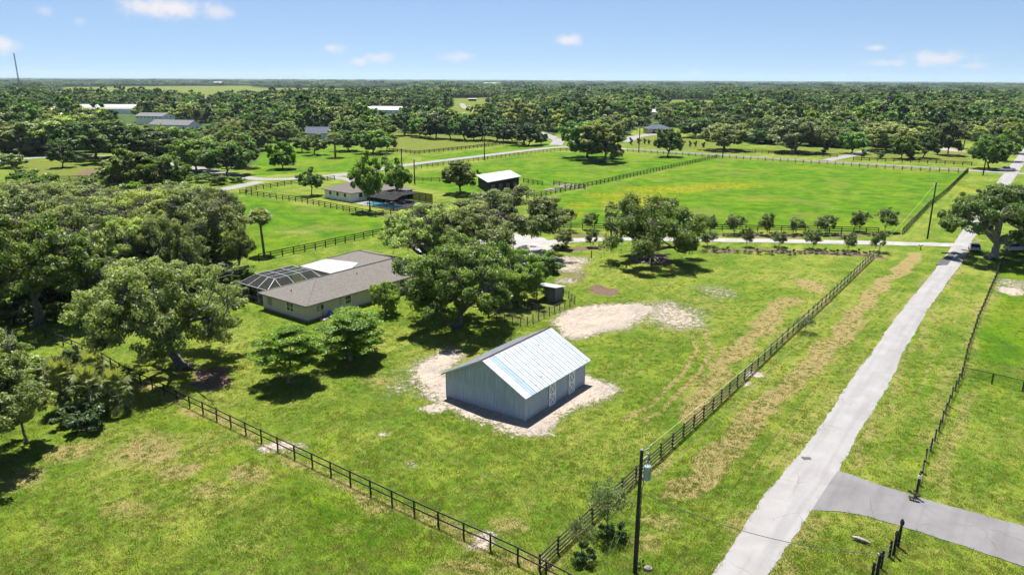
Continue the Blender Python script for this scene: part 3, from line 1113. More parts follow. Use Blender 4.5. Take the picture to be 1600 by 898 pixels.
def window(parent, axis, pos, c, z0, z1, w, out, frame='white', mull=True, name='window'):
    """window set on a wall: axis 'x' = wall runs along x at y = pos"""
    mb = MB()
    f = .07
    p0, p1 = (pos, pos + out * .05)
    lo, hi = min(p0, p1), max(p0, p1)

    def bx(a, b, za, zb, l, h):
        if axis == 'x': mb.box(a, b, l, h, za, zb)
        else: mb.box(l, h, a, b, za, zb)
    a, b = c - w / 2, c + w / 2
    bx(a - f, b + f, z0 - f, z0, lo, hi); bx(a - f, b + f, z1, z1 + f, lo, hi)
    bx(a - f, a, z0, z1, lo, hi); bx(b, b + f, z0, z1, lo, hi)
    if mull:
        bx(c - .03, c + .03, z0, z1, lo, hi) if w > 1.2 else None
        zm = (z0 + z1) / 2
        if w > 1.2:
            bx(a, c - .03, zm - .025, zm + .025, lo, hi); bx(c + .03, b, zm - .025, zm + .025, lo, hi)
        else:
            bx(a, b, zm - .025, zm + .025, lo, hi)
    fr = mb.build(name, M[frame], parent)
    mb = MB()
    q = pos + out * .012
    if axis == 'x': mb.box(a, b, min(pos, q), max(pos, q), z0, z1)
    else: mb.box(min(pos, q), max(pos, q), a, b, z0, z1)
    mb.build('pane', M['glass'], fr)
    return fr


def slab_roof(name, mat, parent, polys, th=.14):
    mb = MB()
    for p in polys:
        mb.slab(p, th)
    return mb.build(name, mat, parent)


def build_house():
    B = G(481, 503)
    e = empty('house', (B[0], B[1], 0), R(52.86))
    tag(e, 'long beige house with grey shingle roof and screened pool cage behind the oaks', 'house')
    Wd, L, ze, zr = 10.0, 27.0, 2.42, 4.25
    mb = MB()
    mb.box(0, L, 0, Wd, -.05, ze)
    mb.box(13.2, L - .02, Wd + .002, 18.2, -.05, ze)
    mb.build('wall', M['stucco'], e)
    mb = MB()
    mb.box(-.03, L + .03, -.03, 0 - .002, -.05, .22); mb.box(-.03, -.002, 0, Wd, -.05, .22)
    mb.build('plinth', M['stucco_dark'], e)
    o = .45
    m = Wd / 2
    xr = L - 5.8
    # main wing: hip at the front end, gable valley into the rear wing
    slab_roof('roof_slope', M['shingle'], e, [[(-o, -o, ze), (L + o, -o, ze), (L - 5.2, m, zr), (5.6, m, zr)]])
    slab_roof('roof_slope', M['shingle'], e, [[(-o, Wd + o, ze), (-o, -o, ze), (5.6, m, zr)]])
    slab_roof('roof_slope', M['shingle'], e, [[(13.0, Wd + o, ze - .005), (-o, Wd + o, ze - .005), (5.6, m, zr - .005), (19.5, m, zr - .005), (16.8, 8.2, zr - 1.05)]])
    slab_roof('roof_slope', M['shingle'], e, [[(L + o, -o, ze), (L + o, 18.65, ze), (21.3, 13.6, zr + .01), (21.3, m, zr + .01)]])
    slab_roof('roof_slope', M['shingle'], e, [[(12.85, 18.65, ze), (12.85, 9.4, ze), (19.5, m, zr), (21.3, m, zr + .03), (21.3, 13.6, zr + .01)]])
    slab_roof('roof_slope', M['shingle'], e, [[(L + o, 18.65, ze), (12.85, 18.65, ze), (21.3, 13.6, zr + .01)]])
    # white membrane over the low inner slope
    g = lambda x: ze + (x - 12.85) * (zr - ze) / (21.3 - 12.85)
    mb = MB()
    mb.slab([(12.9, 18.4, g(12.9) + .035), (12.9, 9.6, g(12.9) + .035), (14.9, 8.5, g(14.9) + .10), (17.6, 9.4, g(17.6) + .05), (16.6, 16.6, g(16.6) + .04), (15.4, 17.2, g(15.4) + .04)], .03)
    mb.build('roof_membrane', M['membrane'], e)
    for a, b in (((-o, -o, ze + .02), (5.6, m, zr + .02)), ((-o, Wd + o, ze + .02), (5.6, m, zr + .02)), ((5.6, m, zr + .02), (21.3, m, zr + .02)), ((21.3, m, zr + .04), (21.3, 13.6, zr + .03)), ((21.3, 13.6, zr + .03), (12.85, 18.65, ze + .02))):
        mb = MB()
        mb.bar(a, b, .26, .04)
        mb.build('ridge_shingle', M['shingle_dark'] if a[0] > 5 else M['shingle'], e)
    mb = MB()
    mb.box(-o - .03, L + o, -o - .03, -o, ze - .2, ze - .01); mb.box(-o - .03, -o, -o, Wd + o, ze - .2, ze - .01)
    mb.build('fascia', M['stucco_dark'], e)
    for (x, y) in ((2.0, 8.6), (4.4, 8.2), (1.6, 5.4), (9.4, 7.4), (16.8, 11.5), (12.0, 3.4)):
        z = ze + (zr - ze) * min(1, max(0, min(y, Wd - y, x if x < 5.6 else 9) / m)) * .96
        mb = MB()
        mb.cyl((x, y, z - .1), (x, y, z + .35), .06, n=8)
        mb.build('vent_pipe', M['dark_metal'], e)
    window(e, 'y', 0, 3.7, .85, 2.05, 1.5, -1)
    window(e, 'x', 0, 7.2, .95, 2.05, 1.05, -1)
    window(e, 'x', 0, 17.9, .95, 2.05, 1.05, -1)
    window(e, 'x', 0, 14.6, 1.35, 2.05, .9, -1, mull=False)
    window(e, 'x', 0, 23.0, .95, 2.05, 1.3, -1)
    mb = MB()
    for k in range(7): mb.box(-.03, -.002, 7.9, 8.9, .9 + k * .16, 1.0 + k * .16)
    mb.build('louvre_panel', M['stucco_dark'], e)
    for x0, x1 in ((1.0, 2.6), (3.6, 5.2)):
        mb = MB()
        for k in range(4): mb.box(x0 + k * .4, x0 + k * .4 + .33, -.02, -.002, 2.10, 2.2)
        mb.build('soffit_vent', M['dark_metal'], e)
    mb = MB()
    mb.box(1.75, 2.25, -.2, -.005, 1.15, 1.75)
    mb.build('meter_box', M['grey_metal'], e, .01)
    mb = MB()
    mb.box(2.4, 2.7, -.14, -.005, 1.3, 1.9); mb.cyl((2.55, -.08, 1.3), (2.55, -.08, .1), .03)
    mb.build('breaker_box', M['dark_metal'], e)
    mb = MB()
    mb.tube([(5.75, -.08, 2.3), (5.75, -.08, .9), (5.75, -.08, .1)], .035)
    mb.build('downpipe', M['stucco_dark'], e)
    mb = MB()
    mb.box(5.6, 6.0, -.28, -.01, .25, 1.0)
    mb.build('outlet_cover', M['white'], e, .02)
    # screened pool cage
    zt, zl = 3.35, 2.3
    bot = [(.3, 10.55), (10.9, 10.55), (10.9, 18.2), (1.6, 18.2)]
    x0, x1, y0, y1 = 1.2, 11.2, 10.55, 17.7
    X0, X1, Y0, Y1 = 3.6, 10.2, 12.0, 16.7
    cage = empty('pool_cage', (0, 0, 0)); cage.parent = e
    bars = []
    nX, nY = 3, 3
    gx = np.linspace(X0, X1, nX + 1); gy = np.linspace(Y0, Y1, nY + 1)
    for x in gx: bars.append(((x, Y0, zt), (x, Y1, zt)))
    for y in gy: bars.append(((X0, y, zt), (X1, y, zt)))
    lx = np.linspace(x0 + 2.4, x1 - .4, nX + 1); ly = np.linspace(y0, y1, nY + 1)
    for a, b in zip(gx, lx):
        bars.append(((a, Y0, zt), (b, y0, zl))); bars.append(((a, Y1, zt), (b, y1, zl)))
    for a, b in zip(gy, ly):
        bars.append(((X0, a, zt), (x0, b, zl))); bars.append(((X1, a, zt), (x1, b, zl)))
    bars += [((x0, y0, zl), (x1, y0, zl)), ((x0, y1, zl), (x1, y1, zl)), ((x0, y0, zl), (x0, y1, zl)), ((x1, y0, zl), (x1, y1, zl))]
    for y in ly: bars.append(((x0, y, 0), (x0, y, zl)))
    for x in (x0 + 1.5, *lx): bars.append(((x, y1, 0), (x, y1, zl)))
    for a, b in bars:
        mb = MB()
        mb.bar(a, b, .07, .07)
        mb.build('frame_bar', M['white_frame'], cage)

    def scr(pts):
        mb = MB()
        mb.poly(pts)
        mb.build('screen', M['screen'], cage)
    for i in range(nX):
        for j in range(nY):
            scr([(gx[i], gy[j], zt), (gx[i + 1], gy[j], zt), (gx[i + 1], gy[j + 1], zt), (gx[i], gy[j + 1], zt)])
    for i in range(nX):
        scr([(gx[i], Y0, zt), (lx[i], y0, zl), (lx[i + 1], y0, zl), (gx[i + 1], Y0, zt)])
        scr([(gx[i], Y1, zt), (gx[i + 1], Y1, zt), (lx[i + 1], y1, zl), (lx[i], y1, zl)])
        scr([(lx[i], y1, .1), (lx[i + 1], y1, .1), (lx[i + 1], y1, zl), (lx[i], y1, zl)])
    for j in range(nY):
        scr([(X0, gy[j], zt), (X0, gy[j + 1], zt), (x0, ly[j + 1], zl), (x0, ly[j], zl)])
        scr([(x0, ly[j], .1), (x0, ly[j + 1], .1), (x0, ly[j + 1], zl), (x0, ly[j], zl)])
    scr([(X0, Y0, zt), (x0, y0, zl), (lx[0], y0, zl)])
    scr([(X0, Y1, zt), (lx[0], y1, zl), (x0, y1, zl)])
    mb = MB()
    mb.box(1.3, 11.1, 10.6, 17.6, -.02, .06)
    mb.build('pool_deck', M['concrete'], cage)
    mb = MB()
    mb.box(3, 9, 12.4, 16.8, .06, .09)
    mb.build('pool_water', M['pond'], cage)
    # things against the wall
    c, s = math.cos(R(52.86)), math.sin(R(52.86))
    W = lambda x, y: (B[0] + c * x - s * y, B[1] + s * x + c * y, 0)
    t = empty('plastic_barrel', W(3.4, -.55)); tag(t, 'blue plastic barrel against the house wall', 'barrel')
    mb = MB()
    for za, zb, ra, rb in ((0, .08, .26, .29), (.08, .30, .29, .295), (.30, .34, .31, .31), (.34, .62, .295, .295), (.62, .66, .31, .31), (.66, .84, .295, .28), (.84, .88, .28, .25)):
        mb.cyl((0, 0, za), (0, 0, zb), ra, rb, 16)
    mb.build('drum', M['blue_plastic'], t)
    mb = MB(); mb.cyl((.1, 0, .88), (.1, 0, .92), .05); mb.build('bung', M['white'], t)
    rr = random.Random(2)
    for k in range(7):
        mb = MB()
        x, y = 2.0 + rr.uniform(-.9, 1.0), -.9 + rr.uniform(-.5, .35)
        p = W(x, y)
        a = rr.uniform(.16, .34)
        vs = []
        mb.cyl((0, 0, -.02), (0, 0, a * .4), a, a * .85, 7); mb.cyl((0, 0, a * .4), (.02, 0, a * .75), a * .85, a * .35, 7)
        ob = mb.build('limestone_rock', M['rock_white'])
        ob.location = p; ob.rotation_euler = (rr.uniform(-.15, .15), rr.uniform(-.15, .15), rr.uniform(0, 6))
        tag(ob, 'pale rock in the heap below the meter box', 'rock', 'rocks by the house corner')
    t = empty('air_conditioner', W(18.9, -1.3), R(52)); tag(t, 'white air conditioner unit beside the far house window', 'air conditioner')
    mb = MB(); mb.box(-.45, .45, -.45, .45, 0, .85); mb.build('casing', M['white'], t, .03)
    mb = MB(); mb.cyl((0, 0, .85), (0, 0, .88), .36, n=16); mb.build('fan_grille', M['dark_metal'], t)


M['stucco_dark'] = simple('taupe_trim', (.24, .22, .19), .8, 0, .2, .1)
M['shingle_dark'] = simple('dark_ridge_shingle', (.05, .05, .053), .9, 0, .2, .2)
M['white_frame'] = simple('white_aluminium', (.42, .425, .425), .5, .1, .4, .04)
M['rock_white'] = simple('white_rock', (.32, .31, .295), .9, 0, .2, .2, 3)
build_barn()
build_house()


def gable_or_hip(e, x0, x1, y0, y1, ze, zr, mat, hip0=True, hip1=True, o=.6, ridge='x'):
    m = (y0 + y1) / 2
    w = (y1 - y0) / 2 + o
    a = x0 - o + (w if hip0 else 0)
    b = x1 + o - (w if hip1 else 0)
    slab_roof('roof_slope', M[mat], e, [[(x0 - o, y0 - o, ze), (x1 + o, y0 - o, ze), (b, m, zr), (a, m, zr)]])
    slab_roof('roof_slope', M[mat], e, [[(x1 + o, y1 + o, ze), (x0 - o, y1 + o, ze), (a, m, zr), (b, m, zr)]])
    if hip0: slab_roof('roof_slope', M[mat], e, [[(x0 - o, y1 + o, ze), (x0 - o, y0 - o, ze), (a, m, zr)]])
    else:
        mb = MB(); mb.add([(x0, y0, ze - .1), (x0, y1, ze - .1), (x0, m, zr - .15), (x0 + .1, y0, ze - .1), (x0 + .1, y1, ze - .1), (x0 + .1, m, zr - .15)], [(0, 2, 1), (3, 4, 5), (0, 3, 5, 2), (1, 2, 5, 4)]); mb.build('gable', M['white_wall'], e)
    if hip1: slab_roof('roof_slope', M[mat], e, [[(x1 + o, y0 - o, ze), (x1 + o, y1 + o, ze), (b, m, zr)]])
    else:
        mb = MB(); mb.add([(x1, y0, ze - .1), (x1, y1, ze - .1), (x1, m, zr - .15), (x1 - .1, y0, ze - .1), (x1 - .1, y1, ze - .1), (x1 - .1, m, zr - .15)], [(0, 1, 2), (3, 5, 4), (0, 2, 5, 3), (1, 4, 5, 2)]); mb.build('gable', M['white_wall'], e)


def far_house(name, u, v, rz, Lx, Ly, ze, zr, roof, label, wall='white_wall', hip=True, wins=3, cat='house', doors=0, door_mat='dark_metal', win_h=(.9, 2.0)):
    p = G(u, v)
    e = empty(name, (p[0], p[1], 0), R(rz))
    tag(e, label, cat)
    mb = MB(); mb.box(-Lx / 2, Lx / 2, -Ly / 2, Ly / 2, -.1, ze); mb.build('wall', M[wall], e)
    gable_or_hip(e, -Lx / 2, Lx / 2, -Ly / 2, Ly / 2, ze, zr, roof, hip, hip)
    for k in range(wins):
        window(e, 'x', -Ly / 2, -Lx / 2 + Lx * (k + .6) / (wins + doors + .2), win_h[0], win_h[1], 1.1, -1)
    for k in range(doors):
        mb = MB()
        c = -Lx / 2 + Lx * (wins + k + .6) / (wins + doors + .2)
        mb.box(c - 1.3, c + 1.3, -Ly / 2 - .06, -Ly / 2 - .004, 0, 2.4); mb.build('garage_door', M[door_mat], e)
    for k in range(2):
        window(e, 'y', -Lx / 2, -Ly / 2 + Ly * (k + 1) / 3, win_h[0], win_h[1], 1.0, -1)
        window(e, 'y', Lx / 2, -Ly / 2 + Ly * (k + 1) / 3, win_h[0], win_h[1], 1.0, 1)
    return e


def build_white_house():
    # low white house with hip roof and a screened pool beside it
    B = G(550, 316)
    A = G(508, 309)
    ang = math.atan2(B[1] - A[1], B[0] - A[0])
    ex = np.array([math.cos(ang), math.sin(ang)])
    L = np.linalg.norm(B - A)
    e = empty('house', (A[0], A[1], 0), ang)
    tag(e, 'low white house with taupe hip roof and swimming pool cage', 'house')
    Wd = 17.0
    mb = MB(); mb.box(0, L, 0, Wd, -.1, 2.5); mb.build('wall', M['white_wall'], e)
    o = .7
    m = L / 2
    ze, zr = 2.5, 4.6
    slab_roof('roof_slope', M['taupe_roof'], e, [[(-o, -o, ze), (L + o, -o, ze), (m, m, zr)]])
    slab_roof('roof_slope', M['taupe_roof'], e, [[(L + o, -o, ze), (L + o, Wd + o, ze), (m, Wd - m, zr), (m, m, zr)]])
    slab_roof('roof_slope', M['taupe_roof'], e, [[(L + o, Wd + o, ze), (-o, Wd + o, ze), (m, Wd - m, zr)]])
    slab_roof('roof_slope', M['taupe_roof'], e, [[(-o, Wd + o, ze), (-o, -o, ze), (m, m, zr), (m, Wd - m, zr)]])
    for c in (2.0, 4.6, 7.2): window(e, 'x', 0, c * L / 9.5, 1.2, 2.0, .7, -1, 'dark_metal', False)
    window(e, 'y', L, 3, 1.0, 2.1, 1.2, 1)
    mb = MB(); mb.box(L + .002, L + 6.5, 5.2, Wd - 1, -.1, 2.35); mb.build('lanai_wall', M['black_barn'], e)
    slab_roof('roof_slope', M['taupe_roof'], e, [[(L + .3, 4.6, 3.0), (L + 7.2, 4.6, 2.45), (L + 7.2, Wd - .5, 2.45), (L + .3, Wd - .5, 3.0)]])
    # pool and cage
    px0, px1, py0, py1 = L + 7.4, L + 17.5, 3.0, 13.0
    mb = MB(); mb.box(L + 2.0, px1, -1.0, py1, -.02, .05); mb.build('pool_deck', M['concrete'], e)
    mb = MB(); mb.box(L + 4.0, px1 - 1.2, .4, 4.2, .05, .085); mb.build('pool_water', M['pond'], e)
    cage = empty('pool_cage', (0, 0, 0)); cage.parent = e
    n = 4
    xs = np.linspace(px0, px1, n + 1)
    for x in xs:
        for a, b in (((x, -.8, 0), (x, -.8, 2.4)), ((x, -.8, 2.4), (x, 2.4, 3.3)), ((x, 2.4, 3.3), (x, 9, 3.3)), ((x, 9, 3.3), (x, py1, 2.4)), ((x, py1, 0), (x, py1, 2.4))):
            mb = MB(); mb.bar(a, b, .10); mb.build('frame_bar', M['dark_metal'], cage)
    for k in range(n):
        a, b = xs[k], xs[k + 1]
        for q in ([(a, -.8, 2.4), (b, -.8, 2.4), (b, 2.4, 3.3), (a, 2.4, 3.3)], [(a, 2.4, 3.3), (b, 2.4, 3.3), (b, 9, 3.3), (a, 9, 3.3)], [(a, 9, 3.3), (b, 9, 3.3), (b, py1, 2.4), (a, py1, 2.4)], [(a, py1, 0.1), (b, py1, 0.1), (b, py1, 2.4), (a, py1, 2.4)]):
            mb = MB(); mb.poly(q); mb.build('screen', M['screen'], cage)
        mb = MB(); mb.bar((a, -.8, 2.4), (b, -.8, 2.4), .09); mb.bar((a, 2.4, 3.3), (b, 2.4, 3.3), .09); mb.bar((a, py1, 2.4), (b, py1, 2.4), .09); mb.build('frame_bar', M['dark_metal'], cage)


M['taupe_roof'] = simple('taupe_shingle', (.115, .10, .09), .9, 0, .2, .18, 1.5)
build_white_house()


def build_stable():
    pts = [G(743, 273.5, 3.2), G(762, 285, 3.2), G(815, 275.5, 4.0), G(797, 265.5, 4.0)]
    c = sum(pts) / 4
    e = empty('stable', (c[0], c[1], 0))
    tag(e, 'low black stable with a white metal roof beside the paddock gate', 'stable')
    L = [p - np.array([c[0], c[1], 0]) for p in pts]
    n = 12
    for k in range(n):
        f = lambda a, b, t: tuple(a + (b - a) * t)
        t0, t1 = k / n, (k + .985) / n
        mb = MB()
        mb.slab([f(L[1], L[2], t0), f(L[1], L[2], t1), f(L[0], L[3], t1), f(L[0], L[3], t0)], .07)
        mb.build('roof_panel', M['white_roof'], e)
    ins = [np.array([p[0] * .88, p[1] * .9, 0]) for p in L]
    for i, j, h0, h1 in ((0, 1, 3.0, 3.0), (1, 2, 3.0, 3.75), (2, 3, 3.75, 3.75), (3, 0, 3.75, 3.0)):
        a, b = ins[i], ins[j]
        d = b - a; l = np.linalg.norm(d); d = d / l
        nn = np.array([-d[1], d[0], 0]) * .06
        mb = MB()
        mb.add([a - nn, b - nn, b - nn + [0, 0, h1], a - nn + [0, 0, h0], a + nn, b + nn, b + nn + [0, 0, h1], a + nn + [0, 0, h0]], [(0, 1, 2, 3), (7, 6, 5, 4), (0, 4, 5, 1), (1, 5, 6, 2), (2, 6, 7, 3), (3, 7, 4, 0)])
        mb.build('wall', M['black_barn'], e)
    a, b = ins[1], ins[2]
    for k in range(4):
        p = a + (b - a) * (k + .5) / 4
        d = (b - a) / np.linalg.norm(b - a); nn = np.array([d[1], -d[0], 0]) * .09
        mb = MB()
        q0, q1 = p - d * .7, p + d * .7
        mb.add([q0 + nn, q1 + nn, q1 + nn + [0, 0, 2.3], q0 + nn + [0, 0, 2.3], q0, q1, q1 + [0, 0, 2.3], q0 + [0, 0, 2.3]], [(0, 1, 2, 3), (0, 4, 5, 1), (1, 5, 6, 2), (2, 6, 7, 3), (3, 7, 4, 0)])
        mb.build('stall_door', M['grey_wood'], e)


build_stable()

far_house('house', 508, 216, 8, 19, 12, 3.0, 6.2, 'shingle_blue', 'white house with slate blue roof among the trees left of the mown field', hip=False, wins=4)
e = far_house('garage', 1027, 208, 6, 15, 11, 2.9, 5.2, 'shingle_blue', 'small house with dark double doors and hip roof across the far street', 'stucco', True, 0, 'garage', 2)
far_house('house', 573, 177, 4, 20, 13, 3.8, 6.2, 'white_roof', 'white metal roofed house far behind the windbreak', hip=True, wins=4)
far_house('house', 605, 177, -8, 30, 13, 3.5, 6.5, 'white_roof', 'second white roofed house right of the first far one', hip=False, wins=5)
far_house('house', 275, 204, -14, 28, 13, 3.8, 6.6, 'shingle_grey', 'large white house with grey roof and row of dark doors at the left', hip=False, wins=5, win_h=(.6, 2.6))
far_house('house_wing', 244, 195, -14, 22, 13, 6.2, 8.3, 'shingle_grey', 'taller wing behind the large white house', hip=False, wins=7, cat='house', win_h=(4.8, 5.7))
far_house('house', 324, 160, 6, 30, 14, 5, 7, 'shingle', 'small beige building in the wood below the horizon field', 'stucco', True, 5)
far_house('house', 388, 216, 30, 12, 10, 3, 5.5, 'white_roof', 'white gable half hidden in the trees left of the blue roof', hip=False, wins=2)
far_house('house', 1018, 181, 10, 26, 12, 3.6, 6, 'white_roof', 'white roofed house in the wood behind the garage', hip=True, wins=3)
for k, (u, v, L, a, lb) in enumerate(((150, 176, 150, 0, 'long low white roofed shed in the wood at the left'), (205, 178, 90, -4, 'shorter white roofed shed right of the long one'))):
    p = G(u, v)
    e = empty('long_shed', (p[0], p[1], 0), R(a)); tag(e, lb, 'shed')
    n = 6
    for b in range(n):
        mb = MB()
        y0 = b * 8.0
        segs = 8
        prf = [(y0 + 7.9 * t / segs, 4.2 + 2.0 * math.sin(math.pi * t / segs)) for t in range(segs + 1)]
        vs = [(-L / 2, y, z) for y, z in prf] + [(L / 2, y, z) for y, z in prf]
        mb.add(vs, [(q, q + 1, segs + 2 + q, segs + 1 + q) for q in range(segs)])
        mb.build('roof_bay', M['membrane'], e)
    mb = MB(); mb.box(-L / 2 + .2, L / 2 - .2, .2, n * 8 - .3, -.1, 4.15); mb.build('wall', M['white_wall'], e)
for u, v, L, lb in ((1263, 131, 60, 'tiny white roof on the right horizon'), (768, 135, 70, 'pale strip of roofs far behind the middle wood'), (920, 157, 26, 'tiny white roof in the middle wood'), (1000, 165, 26, 'pale roof peeping from the wood left of the garage'), (337, 134, 60, 'white speck of a building below the left horizon')):
    p = G(u, v)
    e = empty('barn', (p[0], p[1], 0)); tag(e, lb, 'barn')
    w = L * .5
    zb = 12 if v < 140 else 8
    mb = MB(); mb.box(-L / 2, L / 2, -w / 2, w / 2, 0, zb); mb.build('wall', M['white_wall'], e)
    gable_or_hip(e, -L / 2, L / 2, -w / 2, w / 2, zb, zb + 4, 'white_roof', False, False)
p = G(738, 158)
e = empty('field_shelter', (p[0], p[1], 0)); tag(e, 'dark open shelter on the far green field', 'shelter')
mb = MB(); mb.box(-6, 6, -3, 3, 0, 3); mb.build('wall', M['black_barn'], e)
slab_roof('roof_slope', M['white_roof'], e, [[(-6.5, -3.5, 3.05), (6.5, -3.5, 3.05), (6.5, 3.5, 3.7), (-6.5, 3.5, 3.7)]])


# mast on the left horizon
def build_mast():
    p = G(32, 144)
    h = top_height(32, 144, 84)
    d = math.hypot(p[0], p[1])
    e = empty('radio_mast', (p[0], p[1], 0)); tag(e, 'thin grey radio mast rising above the left horizon', 'mast')
    w = d / FPX * .75
    for k in range(3):
        mb = MB()
        a = k * 2.094
        mb.cyl((math.cos(a) * w, math.sin(a) * w, 0), (math.cos(a) * w * .75, math.sin(a) * w * .75, h), w * .30, w * .24, 6)
        mb.build('leg', M['mast'], e)
    mb = MB()
    n = 40
    for k in range(n):
        z0, z1 = h * k / n, h * (k + 1) / n
        a, b = (k % 3) * 2.094, ((k + 1) % 3) * 2.094
        mb.bar((math.cos(a) * w * .9, math.sin(a) * w * .9, z0), (math.cos(b) * w * .9, math.sin(b) * w * .9, z1), w * .35)
    mb.build('lattice', M['mast'], e)
    mb = MB()
    mb.cyl((0, 0, h * .99), (0, 0, h * 1.03), w * .3, w * .1)
    mb.build('antenna', M['mast'], e)


M['mast'] = simple('grey_mast_steel', (.10, .12, .13), .6, .2, .3, .1)
build_mast()
# ------------------------------------------------------------------ trees
class TubeSet:
    def __init__(self):
        self.V, self.Q, self.n = [], [], 0

    def tube(self, pts, rad, sides=6):
        pts = np.asarray(pts, float)
        m = len(pts)
        d = np.gradient(pts, axis=0)
        d /= np.linalg.norm(d, axis=1)[:, None] + 1e-9
        ref = np.tile(np.array([0.31, 0.95, 0.07]), (m, 1))
        s = np.cross(d, ref)
        s /= np.linalg.norm(s, axis=1)[:, None] + 1e-9
        t = np.cross(s, d)
        an = np.arange(sides) * 2 * np.pi / sides
        ring = pts[:, None, :] + np.asarray(rad)[:, None, None] * (s[:, None, :] * np.cos(an)[None, :, None] + t[:, None, :] * np.sin(an)[None, :, None])
        self.V.append(ring.reshape(-1, 3))
        i = self.n + np.arange(m * sides).reshape(m, sides)
        a = i[:-1]
        b = np.roll(a, -1, 1)
        c = i[1:]
        e = np.roll(c, -1, 1)
        self.Q.append(np.stack([a, b, e, c], -1).reshape(-1, 4))
        self.n += m * sides

    def mesh(self, name, mat):
        return mesh_np(name, np.concatenate(self.V), np.concatenate(self.Q), mats=[mat], smooth=True)


def curve(a, b, bend, rng, n=6):
    a, b = np.asarray(a, float), np.asarray(b, float)
    L = np.linalg.norm(b - a)
    t = np.linspace(0, 1, n)[:, None]
    off = rng.normal(0, 1, 3) * bend * L
    p = a + (b - a) * t + np.sin(np.pi * t) * off
    p[1:-1] += rng.normal(0, .02 * L, (n - 2, 3))
    return p


def leaves(rng, cen, rad, count, size, flat=.6, up=.5, out=.5, aspect=.55, tone=.5, dry=.0, shell=.6):
    """leaf cards through ellipsoid clumps. cen (k,3), rad (k,), count (k,)"""
    k = len(cen)
    idx = np.repeat(np.arange(k), count)
    n = len(idx)
    d = rng.normal(0, 1, (n, 3))
    d /= np.linalg.norm(d, axis=1)[:, None]
    r = rng.random(n) ** (1 / 3)
    r = shell + (1 - shell) * r if shell > 0 else r
    r = np.where(rng.random(n) < .25, rng.random(n), r) * (1 + rng.normal(0, .10, n))
    ax = 1 + rng.normal(0, .22, (k, 3))
    p = d * r[:, None] * rad[idx][:, None] * ax[idx]
    p[:, 2] *= flat
    P = cen[idx] + p
    nrm = rng.normal(0, 1, (n, 3)) * .55 + d * out + np.array([0, 0, up])
    nrm /= np.linalg.norm(nrm, axis=1)[:, None]
    t = np.cross(nrm, rng.normal(0, 1, (n, 3)))
    t /= np.linalg.norm(t, axis=1)[:, None] + 1e-9
    b = np.cross(nrm, t)
    s = size * rng.uniform(.6, 1.35, n)
    t, b = t * s[:, None], b * (s * aspect)[:, None]
    fold = nrm * (s * .18)[:, None]
    V = np.stack([P - t, P + b + fold, P + t, P - b + fold], 1).reshape(-1, 3)
    Q = np.arange(n * 4).reshape(n, 4)
    ctone = rng.normal(0, .16, k)
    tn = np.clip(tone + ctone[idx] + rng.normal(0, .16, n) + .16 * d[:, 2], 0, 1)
    dr = (rng.random(n) < (dry + .25 * dry * rng.normal(0, 1, k))[idx]).astype(float) * rng.uniform(.4, 1, n) if dry > 0 else np.zeros(n)
    col = np.repeat(np.stack([tn, dr, np.zeros(n), np.ones(n)], -1), 4, 0)
    return V, Q, col


